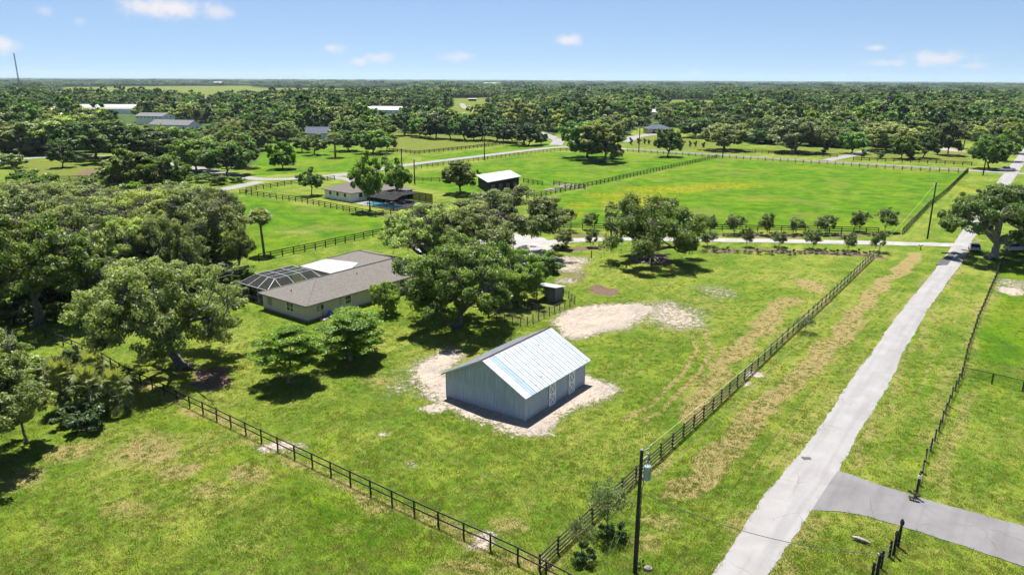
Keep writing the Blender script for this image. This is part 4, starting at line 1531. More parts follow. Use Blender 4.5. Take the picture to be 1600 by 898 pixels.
def make_tree(name, seed, H, Rr, trunk=.22, trunk_r=.45, limbs=6, clumps=90, nleaf=26000, size=.2, leaf='oak', bark='bark', flat=.6, low=-.15,
              crown_pow=1.0, crown_cz=None, rclump=.17, tone=.5, dry=0.05, twigs=True, moss=0, up=.5, tiers=None, lean=.0, sides=7, bare=0, aspect=.55, sub=6, gap=.24, skirt=.75):
    """unit of metres; returns (trunk mesh, crown mesh, H, R)"""
    rng = np.random.default_rng(seed)
    T = TubeSet()
    zf = H * trunk
    fork = np.array([rng.normal(0, .03) * H + lean * Rr, rng.normal(0, .03) * H, zf])
    path = curve((0, 0, -.15), fork, .05, rng, 6)
    T.tube(path, np.linspace(1.0, .72, 6) ** 1.3 * trunk_r * np.array([1.45, 1.1, 1, 1, 1, 1.0]), sides + 2)
    for k in range(5):                                   # root flare
        a = rng.uniform(0, 6.28)
        e = np.array([math.cos(a), math.sin(a), 0]) * trunk_r * 2.6
        T.tube([path[1] + [0, 0, .2], e * .5 + [0, 0, .15], e + [0, 0, -.1]], [trunk_r * .5, trunk_r * .35, trunk_r * .1], 5)
    cz = zf + (H - zf) * (.42 if crown_cz is None else crown_cz)
    nodes, nrad = [], []
    for k in range(limbs):
        a = 2 * math.pi * (k + rng.uniform(-.3, .3)) / limbs
        rr_ = Rr * rng.uniform(.45, .78)
        end = np.array([math.cos(a) * rr_, math.sin(a) * rr_, zf + (H - zf) * rng.uniform(.35, .72)])
        if k == 0:
            end = np.array([rng.normal(0, .1) * Rr, rng.normal(0, .1) * Rr, H * .86])
        p = curve(fork, end, .13, rng, 8)
        p[1:4, 2] += np.array([.03, .04, .02]) * H
        r0 = trunk_r * rng.uniform(.45, .62)
        rad = np.linspace(r0, r0 * .25, 8)
        T.tube(p, rad, sides)
        nodes.append(p[2:]); nrad.append(rad[2:])
        for q in range(2):
            st = p[rng.integers(3, 6)]
            dirv = np.array([rng.normal(0, 1), rng.normal(0, 1), rng.uniform(-.1, .9)])
            dirv[:2] += np.array([math.cos(a), math.sin(a)])
            e2 = st + dirv / np.linalg.norm(dirv) * Rr * rng.uniform(.25, .45)
            p2 = curve(st, e2, .12, rng, 6)
            rd = np.linspace(r0 * .45, r0 * .14, 6)
            T.tube(p2, rd, max(4, sides - 2))
            nodes.append(p2[1:]); nrad.append(rd[1:])
    nodes = np.concatenate(nodes); nrad = np.concatenate(nrad)
    cen = []
    if tiers:
        for zt, rt, nt_ in tiers:
            for k in range(nt_):
                rr_ = rt * Rr * math.sqrt(rng.uniform(.02, 1))
                a = rng.uniform(0, 6.28)
                cen.append((rr_ * math.cos(a), rr_ * math.sin(a), H * (zt + rng.normal(0, .022)) - .10 * H * (rr_ / Rr) ** 2))
        cen = np.array(cen)
    else:
        lob = [rng.normal(0, 1, 3) for _ in range(7)]
        nb = max(6, int(clumps / sub))
        boughs = []
        tries = 0
        while len(boughs) < nb:
            tries += 1
            d = rng.normal(0, 1, 3)
            d /= np.linalg.norm(d)
            if d[2] < low:
                continue
            w = 1 + .26 * max(np.dot(d, l / np.linalg.norm(l)) ** 5 for l in lob) - .13
            shell = rng.uniform(.72, 1.0) if rng.random() < .85 else rng.uniform(.35, .7)
            hz = (H - cz) if d[2] > 0 else (cz - zf * skirt)
            q = np.array([d[0] * Rr, d[1] * Rr, d[2] * hz]) * shell * w * .84 + [lean * Rr, 0, cz]
            if tries < 4000 and any(np.linalg.norm(q - b) < gap * Rr for b in boughs):
                continue
            boughs.append(q)
        for q in boughs:                                 # each bough carries a handful of leaf sprays
            k = int(np.clip(rng.normal(sub, sub * .3), 2, sub * 2))
            for _ in range(k):
                off = rng.normal(0, 1, 3)
                off *= rng.uniform(.3, 1) / np.linalg.norm(off)
                cen.append(q + off * np.array([1, 1, .6]) * Rr * rclump * 1.25)
        cen = np.array(cen)
    rad = Rr * rclump * rng.uniform(.45, 1.0, len(cen)) * (1.3 if tiers else .78)
    if twigs:
        for c in cen:
            dd = np.linalg.norm(nodes - c, axis=1)
            j = int(np.argmin(dd + .5 * np.maximum(0, nodes[:, 2] - c[2])))
            p = curve(nodes[j], c, .10, rng, 5)
            T.tube(p, np.linspace(min(nrad[j] * .7, .12), .02, 5), 4)
    for _ in range(bare):                                # bare grey limbs standing out of the crown
        a = rng.uniform(0, 6.28)
        d = np.array([math.cos(a) * .7, math.sin(a) * .7, rng.uniform(.5, 1)])
        c = np.array([0, 0, cz]) + d / np.linalg.norm(d) * np.array([Rr, Rr, H - cz]) * rng.uniform(.8, 1.02)
        j = int(np.argmin(np.linalg.norm(nodes - c, axis=1)))
        p = curve(nodes[j], c, .15, rng, 6)
        T.tube(p, np.linspace(min(.11, trunk_r * .25), min(.03, trunk_r * .08), 6), 4)
        for q in range(3):
            e = p[3] + rng.normal(0, .1, 3) * Rr
            T.tube(curve(p[2 + q], e, .15, rng, 4), np.linspace(min(.05, trunk_r * .12), min(.015, trunk_r * .05), 4), 4)
    cnt = np.maximum(8, (nleaf * rad ** 2 / (rad ** 2).sum())).astype(int)
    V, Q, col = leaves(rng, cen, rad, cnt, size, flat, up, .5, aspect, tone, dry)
    if moss:
        lowc = cen[np.argsort(cen[:, 2])[: len(cen) // 2]]
        mc = lowc[rng.integers(0, len(lowc), moss)] + rng.normal(0, .3, (moss, 3)) * rad.mean()
        pts, cc = [], []
        for c in mc:
            ln = rng.uniform(.5, 1.5)
            k = 16
            zz = -rng.random(k) * ln
            pts.append(np.stack([c[0] + rng.normal(0, .1, k), c[1] + rng.normal(0, .1, k), c[2] - rad.mean() * flat * .5 + zz], -1))
        pts = np.concatenate(pts)
        V2, Q2, col2 = leaves(rng, pts, np.full(len(pts), .06), np.full(len(pts), 1), size * .8, 2.5, -.1, 1.0, .35, .3, .5)
        V, Q, col = np.concatenate([V, V2]), np.concatenate([Q, Q2 + len(V)]), np.concatenate([col, col2])
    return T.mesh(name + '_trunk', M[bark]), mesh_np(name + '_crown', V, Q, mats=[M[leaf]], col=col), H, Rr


def fan_leaf(rng, base, dirv, L, V, Tr, tone, cols, nb=17, spread=2.3, bw=.048):
    """palmetto fan: petiole then a fan of narrow blades that droop"""
    d = np.array(dirv) / np.linalg.norm(dirv)
    s = np.cross(d, [0, 0, 1]); s /= np.linalg.norm(s) + 1e-9
    upv = np.cross(s, d)
    hub = base + d * L * .48
    b = len(V)
    w = .018
    V += [base - s * w, base + s * w, hub + s * w * .6, hub - s * w * .6]
    cols += [(tone, .3, 0, 1)] * 4
    Tr += [(b, b + 1, b + 2), (b, b + 2, b + 3)]
    for k in range(nb):
        a = (k / (nb - 1) - .5) * spread * 1.3
        bd = d * math.cos(a) + s * math.sin(a) + upv * .12
        bd /= np.linalg.norm(bd)
        l = L * (.55 - .12 * abs(k / (nb - 1) - .5)) * rng.uniform(.85, 1.1)
        m = hub + bd * l * .6
        tip = hub + bd * l - np.array([0, 0, l * rng.uniform(.12, .38)])
        pw = np.cross(bd, upv); pw /= np.linalg.norm(pw) + 1e-9
        pw = pw * l * bw
        b = len(V)
        V += [hub, m - pw, m + pw, tip]
        tt = min(1, max(0, tone + rng.normal(0, .1)))
        cols += [(tt, 0, 0, 1)] * 4
        Tr += [(b, b + 1, b + 2), (b + 1, b + 3, b + 2)]


def make_palm(name, seed, H, L, nf=34, trunk_r=.17, clump=1):
    rng = np.random.default_rng(seed)
    T = TubeSet()
    V, Tr, cols = [], [], []
    for c in range(clump):
        off = np.array([rng.normal(0, 1.2), rng.normal(0, 1.2), 0]) if clump > 1 else np.zeros(3)
        h = H * (rng.uniform(.55, 1) if clump > 1 else 1)
        top = off + np.array([rng.normal(0, .12), rng.normal(0, .12), h])
        p = off - [0, 0, .1] + (top - off + [0, 0, .1]) * np.linspace(0, 1, 8)[:, None]
        T.tube(p, np.linspace(trunk_r * 1.15, trunk_r * .9, 8), 8)
        for k in range(nf):
            a = k * 2.399 + rng.normal(0, .15)
            el = -.95 + 2.25 * (k / nf) ** .8
            d = (math.cos(a) * math.cos(el), math.sin(a) * math.cos(el), math.sin(el))
            fan_leaf(rng, top - np.array([0, 0, .25 * (1 - k / nf)]), d, L * rng.uniform(.85, 1.1), V, Tr, .35 + .45 * k / nf if k > 5 else .25, cols, bw=.055 if clump > 1 else .10)
    return T.mesh(name + '_trunk', M['palm_bark']), mesh_np(name + '_crown', np.array(V), tris=np.array(Tr), mats=[M['palm']], col=np.array(cols)), H + L * .45, (3.2 if clump > 1 else L * .95)


PR = {}
# near trees
PR['oakA'] = make_tree('oakA', 21, 10.5, 10.0, .24, .55, 8, 380, 52000, .145, 'oak', 'bark', .62, -.75, rclump=.13, tone=.58, dry=.04, bare=12, moss=60, sub=5, gap=.13, lean=-.22, skirt=.35)
PR['oakB'] = make_tree('oakB', 34, 11.5, 8.5, .13, .50, 7, 330, 46000, .155, 'oak', 'bark', .75, -.9, rclump=.15, tone=.52, dry=.03, bare=5, moss=160, sub=5, gap=.15, skirt=.2)
PR['oakC'] = make_tree('oakC', 47, 11.0, 9.0, .20, .55, 8, 340, 42000, .16, 'olive', 'bark', .62, -.5, rclump=.14, tone=.52, dry=.06, bare=18, moss=60, sub=5, gap=.13, skirt=.4)
PR['oakD'] = make_tree('oakD', 58, 12.0, 8.5, .22, .55, 7, 300, 38000, .17, 'oak', 'bark', .66, -.45, rclump=.15, tone=.47, dry=.04, bare=8, moss=60, sub=5, gap=.14, skirt=.4)
PR['oakW'] = make_tree('oakW', 63, 9.5, 9.5, .17, .62, 6, 240, 36000, .155, 'oak', 'bark', .95, -.6, rclump=.15, tone=.5, dry=.03, bare=2, moss=260, sub=11, gap=.36)
PR['oakR'] = make_tree('oakR', 77, 12.0, 10.0, .20, .75, 7, 320, 46000, .175, 'dark', 'bark_pale', .6, -.4, rclump=.14, tone=.55, dry=.02, bare=2, sub=5, gap=.13)
tiersA = [(.42, .75, 15), (.58, .95, 22), (.74, .90, 20), (.88, .65, 12), (.97, .30, 5)]
PR['flameA'] = make_tree('flameA', 81, 5.4, 4.6, .16, .17, 7, 0, 36000, .12, 'bright', 'bark_pale', .17, rclump=.24, tone=.58, dry=.0, up=1.6, tiers=tiersA)
PR['flameB'] = make_tree('flameB', 82, 5.6, 4.8, .16, .18, 7, 0, 38000, .12, 'bright', 'bark_pale', .18, rclump=.24, tone=.52, dry=.0, up=1.5, tiers=[(.36, .80, 16), (.52, 1, 24), (.68, .95, 22), (.84, .72, 14), (.96, .36, 6)])
PR['small'] = make_tree('small', 91, 6.0, 2.4, .18, .10, 5, 90, 10000, .12, 'mid', 'bark', .8, -.8, rclump=.26, tone=.55, gap=.2)
PR['sapling'] = make_tree('sapling', 95, 3.2, 1.35, .2, .035, 7, 160, 2400, .055, 'shrub', 'bark', 1.0, -.6, rclump=.30, tone=.55, gap=.10, bare=12)
PR['lefty'] = make_tree('lefty', 97, 5.6, 3.6, .28, .15, 6, 150, 16000, .115, 'oak', 'bark', .62, -.4, rclump=.18, tone=.58, bare=3, gap=.14)
# mid-distance kinds
mk = dict(sides=5, sub=4, gap=.11, skirt=.3, crown_cz=.38)
PR['midA'] = make_tree('midA', 101, 11, 7.0, .13, .34, 6, 210, 16000, .29, 'mid', 'bark', .72, -.75, rclump=.19, tone=.5, dry=.02, bare=2, **mk)
PR['midB'] = make_tree('midB', 103, 12, 6.0, .14, .32, 6, 210, 16000, .29, 'oak', 'bark', .75, -.8, rclump=.2, tone=.48, dry=.05, bare=3, **mk)
PR['midC'] = make_tree('midC', 107, 11, 6.5, .15, .36, 6, 210, 16000, .28, 'dark', 'bark', .7, -.6, rclump=.19, tone=.52, dry=.0, **mk)
PR['midO'] = make_tree('midO', 109, 11, 7.2, .10, .36, 7, 210, 16000, .28, 'olive', 'bark', .7, -.8, rclump=.18, tone=.52, dry=.08, bare=5, **mk)
PR['midL'] = make_tree('midL', 113, 11, 4.6, .15, .24, 6, 110, 11000, .25, 'lime', 'bark_pale', .85, -.8, rclump=.21, tone=.42, dry=.02, bare=2, **mk)
PR['midG'] = make_tree('midG', 117, 9, 5.2, .08, .26, 6, 210, 16000, .25, 'bright', 'bark', .8, -.8, rclump=.21, tone=.42, **mk)
PR['tall'] = make_tree('tall', 119, 22, 6.5, .30, .40, 6, 130, 11000, .32, 'olive', 'bark_pale', .95, -.8, rclump=.2, tone=.62, dry=.10, bare=8, **dict(mk, crown_cz=.5, skirt=.9))
PR['loose'] = make_tree('loose', 123, 9.5, 4.2, .22, .20, 6, 110, 11000, .20, 'lime', 'bark', .9, -.75, rclump=.23, tone=.35, dry=.04, bare=4, **dict(mk, skirt=.8))
PR['myrtle'] = make_tree('myrtle', 127, 4.2, 1.7, .14, .06, 8, 120, 4600, .11, 'shrub', 'bark_pale', .9, -.6, rclump=.30, tone=.5, **dict(mk, crown_cz=.45, skirt=.8))
PR['shrub'] = make_tree('shrub', 131, 1.5, 1.1, .12, .05, 5, 40, 1800, .085, 'shrub', 'bark', .8, -.6, rclump=.3, tone=.45, sides=4)
PR['bush'] = make_tree('bush', 133, 4.0, 3.4, .06, .10, 6, 90, 6500, .20, 'mid', 'bark', .8, -.8, rclump=.23, tone=.5, sides=4, gap=.12)
PR['ball'] = make_tree('ball', 137, 2.6, 1.4, .06, .08, 5, 40, 1400, .15, 'dark', 'bark', .95, -.95, rclump=.3, tone=.45, sides=4, gap=.12)
PR['palm'] = make_palm('palm', 141, 8.3, 2.1, 44)
PR['palm2'] = make_palm('palm2', 143, 6.0, 2.4, 36, .2)
PR['palmetto'] = make_palm('palmetto', 147, 2.2, 1.9, 30, .22, 6)
tree_count = {'n': 0}
TREE_XY = []


def tree(kind, name, u, vb, vt, wpx, label, cat='tree', group=None, leaf=None, rz=None, zsink=0.0):
    P = G(u, vb)
    h = top_height(u, vb, vt)
    dist = math.hypot(P[1], CAM_H)
    w = wpx * dist / FPX * 1.02
    return tree_at(kind, name, P[0], P[1], h, w, label, cat, group, leaf, rz)


def tree_at(kind, name, x, y, h, w, label, cat='tree', group=None, leaf=None, rz=None):
    tm, cm, H, Rr = PR[kind]
    tree_count['n'] += 1
    TREE_XY.append((x, y, w / 2))
    rr = random.Random(tree_count['n'] * 13 + 5)
    e = empty(name, (x, y, 0), rr.uniform(0, 6.28) if rz is None else rz, (w / 2 / Rr, w / 2 / Rr, h / H))
    tag(e, label, cat, group)
    link(bpy.data.objects.new('trunk', tm), e)
    c = link(bpy.data.objects.new('crown', cm), e)
    if leaf:
        c.material_slots[0].link = 'OBJECT'
        c.material_slots[0].material = M[leaf]
    return e


ORD = 'first second third fourth fifth sixth seventh eighth ninth tenth eleventh twelfth thirteenth fourteenth fifteenth sixteenth seventeenth eighteenth nineteenth twentieth twenty-first twenty-second twenty-third twenty-fourth twenty-fifth twenty-sixth twenty-seventh twenty-eighth twenty-ninth thirtieth'.split()


def rank(items, key=lambda t: t[0]):
    o = sorted(range(len(items)), key=lambda i: key(items[i]))
    r = [0] * len(items)
    for a, i in enumerate(o):
        r[i] = a
    return r


# --- near garden trees, one by one
tree('oakA', 'oak_tree', 290, 576, 402, 275, 'spreading live oak with forked grey trunk inside the left end of the front fence', leaf='oak_pale', rz=0)
tree('oakD', 'oak_tree', 62, 505, 335, 215, 'tall dark oak with upright trunk at the far left edge', leaf='mid', rz=2.0)
tree('oakB', 'oak_tree', 714, 510, 360, 214, 'dense fresh green oak between the house and the fenced pen', leaf='fresh', rz=1.0)
tree('oakB', 'oak_tree', 604, 490, 434, 58, 'small drooping oak against the house wall, left of the dense oak', leaf='fresh', rz=4.0)
tree('oakD', 'oak_tree', 790, 400, 290, 190, 'large oak with bare forked trunk at the gravel yard', leaf='olive', rz=5.1)
tree('oakC', 'oak_tree', 716, 420, 306, 185, 'round crowned oak over the middle of the house', rz=2.6)
tree('oakC', 'oak_tree', 668, 424, 312, 165, 'loose oak behind the right end of the house roof', leaf='oak', rz=4.0)
tree('oakB', 'oak_tree', 806, 472, 378, 110, 'narrow drooping oak behind the pen shed', leaf='fresh', rz=3.3)
tree('small', 'young_tree', 850, 449, 386, 58, 'slim light green tree right of the pen shed')
tree('oakW', 'oak_tree', 1018, 407, 309, 188, 'wide weeping oak in a stone ring on the open lawn', leaf='mid', rz=.3)
tree('oakR', 'oak_tree', 1552, 404, 283, 175, 'massive dark oak beside the lane with a parked car below', rz=1.5)
tree('oakR', 'oak_tree', 1612, 395, 292, 130, 'dark oak at the right edge beyond the wire fence', rz=3.5)
tree('flameA', 'flame_tree', 451, 598, 508, 108, 'bright green layered tree nearest the front fence', rz=.4)
tree('flameB', 'flame_tree', 547, 562, 485, 116, 'bright green layered tree in front of the house wall', rz=2.2)
tree('lefty', 'young_oak', 42, 692, 588, 110, 'small crooked oak in the lower left corner of the meadow', leaf='oak_pale', rz=1.1)
tree('oakC', 'oak_tree', -28, 650, 500, 170, 'oak cut by the left edge above the small crooked oak', leaf='oak_pale', rz=.9)
tree('oakD', 'oak_tree', -62, 742, 560, 250, 'oak beyond the left edge shading the meadow', rz=.2)
tree('palmetto', 'palmetto_clump', 128, 645, 566, 96, 'clump of fan palms beside the small crooked oak', 'palm', rz=.2)
tree('palmetto', 'palmetto_clump', 160, 628, 578, 58, 'lower fan palms against the end of the front fence', 'palm', rz=2.2)
tree('bush', 'shrub', 128, 668, 632, 84, 'low dark shrub at the foot of the fan palms', 'shrub', leaf='dark')
tree('bush', 'shrub', 20, 600, 560, 110, 'broad shrub under the left oaks', 'shrub', leaf='oak')
tree('bush', 'shrub', 100, 590, 545, 90, 'pale shrub between the fan palms and the dark oak', 'shrub', leaf='olive')
tree('palm', 'sabal_palm', 413, 398, 331, 40, 'tall lone sabal palm on the green paddock left of the house', 'palm')
# oaks of the wood on the left
LW = [(-70, 445, 275, 230), (30, 428, 290, 190), (140, 440, 300, 190), (235, 425, 300, 180), (308, 418, 288, 160), (100, 392, 305, 150), (200, 378, 298, 160), (280, 372, 290, 150), (10, 385, 290, 170),
      (376, 428, 352, 58), (338, 375, 290, 92), (60, 360, 285, 130), (150, 350, 285, 130), (-60, 370, 280, 170), (240, 345, 285, 110), (-120, 520, 320, 260), (170, 480, 400, 120), (95, 460, 330, 150), (190, 455, 330, 150), (280, 450, 335, 130), (330, 395, 300, 104), (-20, 475, 310, 200), (318, 355, 288, 100), (110, 335, 282, 120), (20, 345, 283, 130), (200, 430, 315, 150)]
for k in range(26):
    uu = (k * 61.7) % 400 - 10
    vv = 430 + (k * 23.3) % 90 - .12 * uu
    tree('bush', 'undergrowth_bush', uu, vv, vv - 30, 60 + (k * 7) % 30, f'leafy undergrowth bush below the oaks of the left wood, {ORD[sorted([(j * 61.7) % 400 for j in range(26)]).index((k * 61.7) % 400)]} from the left', 'bush', 'undergrowth of the left wood', leaf=['mid', 'olive', 'dark'][k % 3])
LW_ROWS = {'front': [t for t in LW if t[1] >= 430], 'middle': [t for t in LW if 380 <= t[1] < 430], 'back': [t for t in LW if t[1] < 380]}
for k, (u, vb, vt, w) in enumerate(LW):
    row = 'front' if vb >= 430 else 'middle' if vb >= 380 else 'back'
    nth = sorted(LW_ROWS[row]).index((u, vb, vt, w))
    tree(['oakC', 'oakD', 'oakC', 'oakA'][k % 4], 'oak_tree', u, vb, vt, w, f'mossy oak, {ORD[nth]} from the left in the {row} row of the left wood', group='oaks of the left wood', leaf='olive' if k % 3 else 'oak')

# --- myrtles along the driveway
mg = 'crape myrtles along the driveway'
for k, (u, v) in enumerate([(882, 361), (923, 359), (1148, 366), (1197, 367), (1245, 366), (1290, 365), (1342, 362), (1384, 362), (1108, 364)]):
    tree('myrtle', 'crape_myrtle', u, v, v - 40 + (k * 5 % 7) * 2, 34 - (k * 3 % 5) * 2.5, f'round crape myrtle on the paddock side of the driveway, {ORD[[882, 923, 1108, 1148, 1197, 1245, 1290, 1342, 1384].index(u)]} from the left', 'tree', mg)
for k, (u, v) in enumerate([(882, 389), (925, 386), (1106, 385), (1166, 385), (1217, 385), (1269, 388), (1325, 391), (1372, 393)]):
    tree('myrtle', 'crape_myrtle', u, v, v - 36 + (k * 3 % 7) * 2, 28 - (k * 3 % 5) * 2, f'thin crape myrtle on the lawn side of the driveway, {ORD[k]} from the left', 'tree', mg)
rr = random.Random(5)
for k in range(22):
    u = 868 + k * 4.2 if k < 5 else (1100 + (k - 5) * 17)
    if 940 < u < 1095: continue
    v = 389.5 + (u - 870) * .018 + rr.uniform(-1.5, 1.5)
    tree('shrub', 'shrub', u, v, v - rr.uniform(5, 9), rr.uniform(12, 20), f'low dark shrub in the mulch bed by the driveway, {ORD[k]} from the left', 'shrub', 'bed shrubs along the driveway', leaf='dark' if k % 2 else None)
for k in range(12):
    u = 1110 + k * 25
    v = 368 + rr.uniform(-1, 1)
    tree('shrub', 'shrub', u, v, v - rr.uniform(4, 7), rr.uniform(12, 18), f'low dark shrub in the bed behind the driveway, {ORD[k]} from the left', 'shrub', 'bed shrubs along the driveway', leaf='dark' if k % 2 else None)
tree('sapling', 'sapling', 948, 832, 742, 68, 'sparse young tree by the fence corner next to the utility pole')
tree('sapling', 'sapling', 908, 868, 800, 46, 'smaller sparse young tree nearest the fence corner')
tree('sapling', 'sapling', 1258, 518, 489, 32, 'bushy sapling growing through the fence beside the lane')
tree('shrub', 'shrub', 958, 838, 815, 40, 'dark weedy shrub under the sparse young tree', 'shrub', leaf='dark')
tree('shrub', 'shrub', 912, 874, 852, 42, 'dark weedy shrub under the smaller young tree', 'shrub', leaf='dark')
tree('shrub', 'shrub', 1428, 779, 766, 22, 'weedy shrub at the gate post by the side drive', 'shrub')
tree('shrub', 'shrub', 1001, 886, 873, 12, 'tuft of weeds at the foot of the utility pole', 'shrub')

# --- middle distance, one by one
MID = [('midC', 98, 262, 219, 42, 'lone dark round tree on the dry paddock at the left'), ('midC', 150, 248, 184, 92, 'dark tree at the left end of the dark roadside row'),
       ('midC', 182, 253, 181, 100, 'tallest dark tree in the middle of the roadside row'), ('midC', 236, 251, 194, 92, 'dark tree at the right end of the roadside row'),
       ('midB', 30, 242, 184, 96, 'pale oak standing at the left edge behind the dry paddock'), ('midB', 82, 240, 178, 96, 'pale oak left of the dark roadside row'), ('midA', 118, 243, 190, 66, 'oak close against the dark roadside row'),
       ('midG', 214, 302, 228, 84, 'light green tree left of the street bend', 'lime'), ('midA', 252, 300, 232, 86, 'leafy tree right of the light green one', 'lime'), ('midB', 190, 300, 246, 66, 'lower tree on the slope by the street branch'),
       ('midA', 306, 268, 207, 80, 'round light tree left of the street junction', 'lime'), ('midA', 352, 274, 212, 84, 'round dark tree left of the street junction', 'mid'), ('midC', 385, 262, 215, 50, 'shaded tree behind the street junction'),
       ('midG', 442, 264, 215, 48, 'compact bright tree on the lawn above the street'), ('midL', 400, 228, 168, 52, 'yellow green tree in front of the dark wood'), ('midL', 472, 238, 204, 34, 'small pale tree on the lawn of the blue roofed house'),
       ('midL', 492, 242, 206, 42, 'thin pale tree before the blue roofed house'), ('midA', 545, 236, 198, 52, 'spreading dark tree right of the blue roofed house', 'dark'), ('midA', 582, 240, 196, 60, 'broad tree at the corner of the mown field', 'mid'), ('midA', 604, 236, 205, 36, 'tree at the left end of the mown field', 'mid'),
       ('loose', 578, 330, 228, 54, 'tall open tree in front of the white house'), ('loose', 620, 314, 241, 46, 'open tree beside the swimming pool'), ('loose', 487, 305, 257, 40, 'small open tree on the lawn left of the white house', 'mid'),
       ('midC', 720, 303, 244, 64, 'dark tree beside the white roofed stable', 'shrub'), ('tall', 818, 226, 150, 54, 'tall pale tree with a light trunk at the road bend'), ('midC', 826, 228, 196, 44, 'dark bush at the foot of the tall pale tree'),
       ('midA', 916, 247, 177, 96, 'left of the paired oaks on the big paddock', 'mid'), ('midB', 943, 253, 184, 80, 'right of the paired oaks on the big paddock'), ('midC', 1043, 245, 195, 46, 'lone dark tree on the verge near the garage'),
       ('midC', 862, 203, 152, 54, 'dark tree behind the road bend'), ('midA', 1133, 235, 186, 80, 'broad oak right of the garage', 'olive'), ('midA', 1085, 215, 180, 54, 'tree behind the garage lawn', 'mid'),
       ('midO', 1243, 238, 181, 94, 'large grey green oak left of the pale driveway'), ('midO', 1385, 236, 186, 86, 'spreading grey oak right of the pale driveway'), ('midA', 1330, 240, 200, 46, 'small tree by the pale driveway'),
       ('midA', 1408, 248, 205, 44, 'leafy tree on the verge right of the driveway', 'lime'), ('midC', 1442, 247, 206, 42, 'dark small tree on the right lawn'), ('midB', 1480, 242, 183, 50, 'tall oak on the right lawn', 'olive'),
       ('midA', 1545, 264, 202, 62, 'leafy roadside tree left of the crossroads', 'mid'), ('midL', 1572, 252, 198, 44, 'pale roadside tree at the crossroads'), ('midG', 1350, 205, 158, 60, 'vivid lime tree standing out of the wood'), ('midG', 1325, 210, 172, 44, 'second vivid lime tree in the wood', 'lime'),
       ('midB', 1590, 240, 180, 40, 'tree at the lane beyond the crossroads')]
for t in MID:
    tree(t[0], 'tree', t[1], t[2], t[3], t[4], t[5], leaf=t[6] if len(t) > 6 else None)
for u, vb, vt, w, lb in [(524, 246, 211, 30, 'feathery palm on the lawn of the blue roofed house'), (604, 292, 246, 16, 'thin palm between the open trees by the pool'), (1528, 236, 202, 26, 'palm behind the roadside trees at the right'), (1505, 232, 208, 18, 'short palm on the right lawn'),
                         (372, 392, 345, 36, 'palm half hidden at the edge of the left wood'), (955, 372, 322, 30, 'dark palm beside the weeping oak')]:
    tree('palm2' if w > 20 else 'palm', 'palm_tree', u, vb, vt, w, lb, 'palm')
WB = [(632, 212, 172, 46), (656, 214, 178, 40), (682, 217, 175, 50), (704, 217, 182, 36), (727, 219, 170, 50), (752, 219, 174, 50), (776, 221, 184, 46), (800, 223, 188, 42), (845, 226, 205, 24), (664, 216, 190, 30), (740, 220, 192, 36), (788, 222, 198, 34)]
for k, (u, vb, vt, w) in enumerate(WB):
    tree(['midC', 'midA', 'midB'][k % 3], 'tree', u, vb, vt, w, f'dense dark tree in the windbreak behind the mown field, {ORD[sorted(WB).index((u, vb, vt, w))]} from the left', group='windbreak trees', leaf=['dark', 'mid', 'dark', 'wood'][k % 4])
TH = [(40, 285, 262, 50), (75, 292, 268, 46), (110, 300, 278, 46), (145, 290, 268, 46), (170, 296, 270, 40), (20, 305, 280, 60), (60, 312, 288, 60), (130, 318, 298, 60), (180, 322, 302, 50), (225, 318, 298, 50), (100, 330, 308, 60), (270, 312, 280, 60), (310, 285, 270, 40), (340, 288, 272, 40), (370, 285, 274, 30), (20, 262, 235, 50), (55, 300, 268, 56), (150, 306, 272, 56), (200, 312, 280, 60), (130, 300, 272, 50), (285, 318, 296, 50), (215, 330, 295, 60), (160, 335, 300, 60), (45, 335, 300, 70), (5, 320, 285, 60), (250, 335, 300, 60), (95, 312, 280, 56), (310, 320, 288, 56)]
for k, (u, vb, vt, w) in enumerate(TH):
    tree('bush', 'bush', u, vb, vt, w, f'leafy bush in the thicket along the left street branch, {ORD[sorted(TH).index((u, vb, vt, w))]} from the left', 'bush', 'bushes of the left thicket', leaf=['mid', 'lime', 'bright', 'olive'][k % 4])
for k, (u, vb, vt, w) in enumerate([(987, 226, 214, 9), (999, 225, 215, 10), (1008, 225.5, 215, 7), (1014, 226, 217, 7), (1024, 227, 219, 9), (1066, 229, 217, 10), (1079, 230, 219, 7), (1086, 230, 219, 7), (1098, 231, 221, 8), (1290, 240, 225, 16), (1350, 246, 232, 14), (1375, 248, 234, 20), (1420, 250, 236, 20)]):
    tree('ball', 'garden_shrub', u, vb, vt, w, (f'clipped round shrub along the street before the garage, {ORD[k]} from the left' if k < 9 else f'round shrub on the verge right of the garage, {ORD[k - 9]} from the left'), 'shrub', 'garden shrubs by the far street')

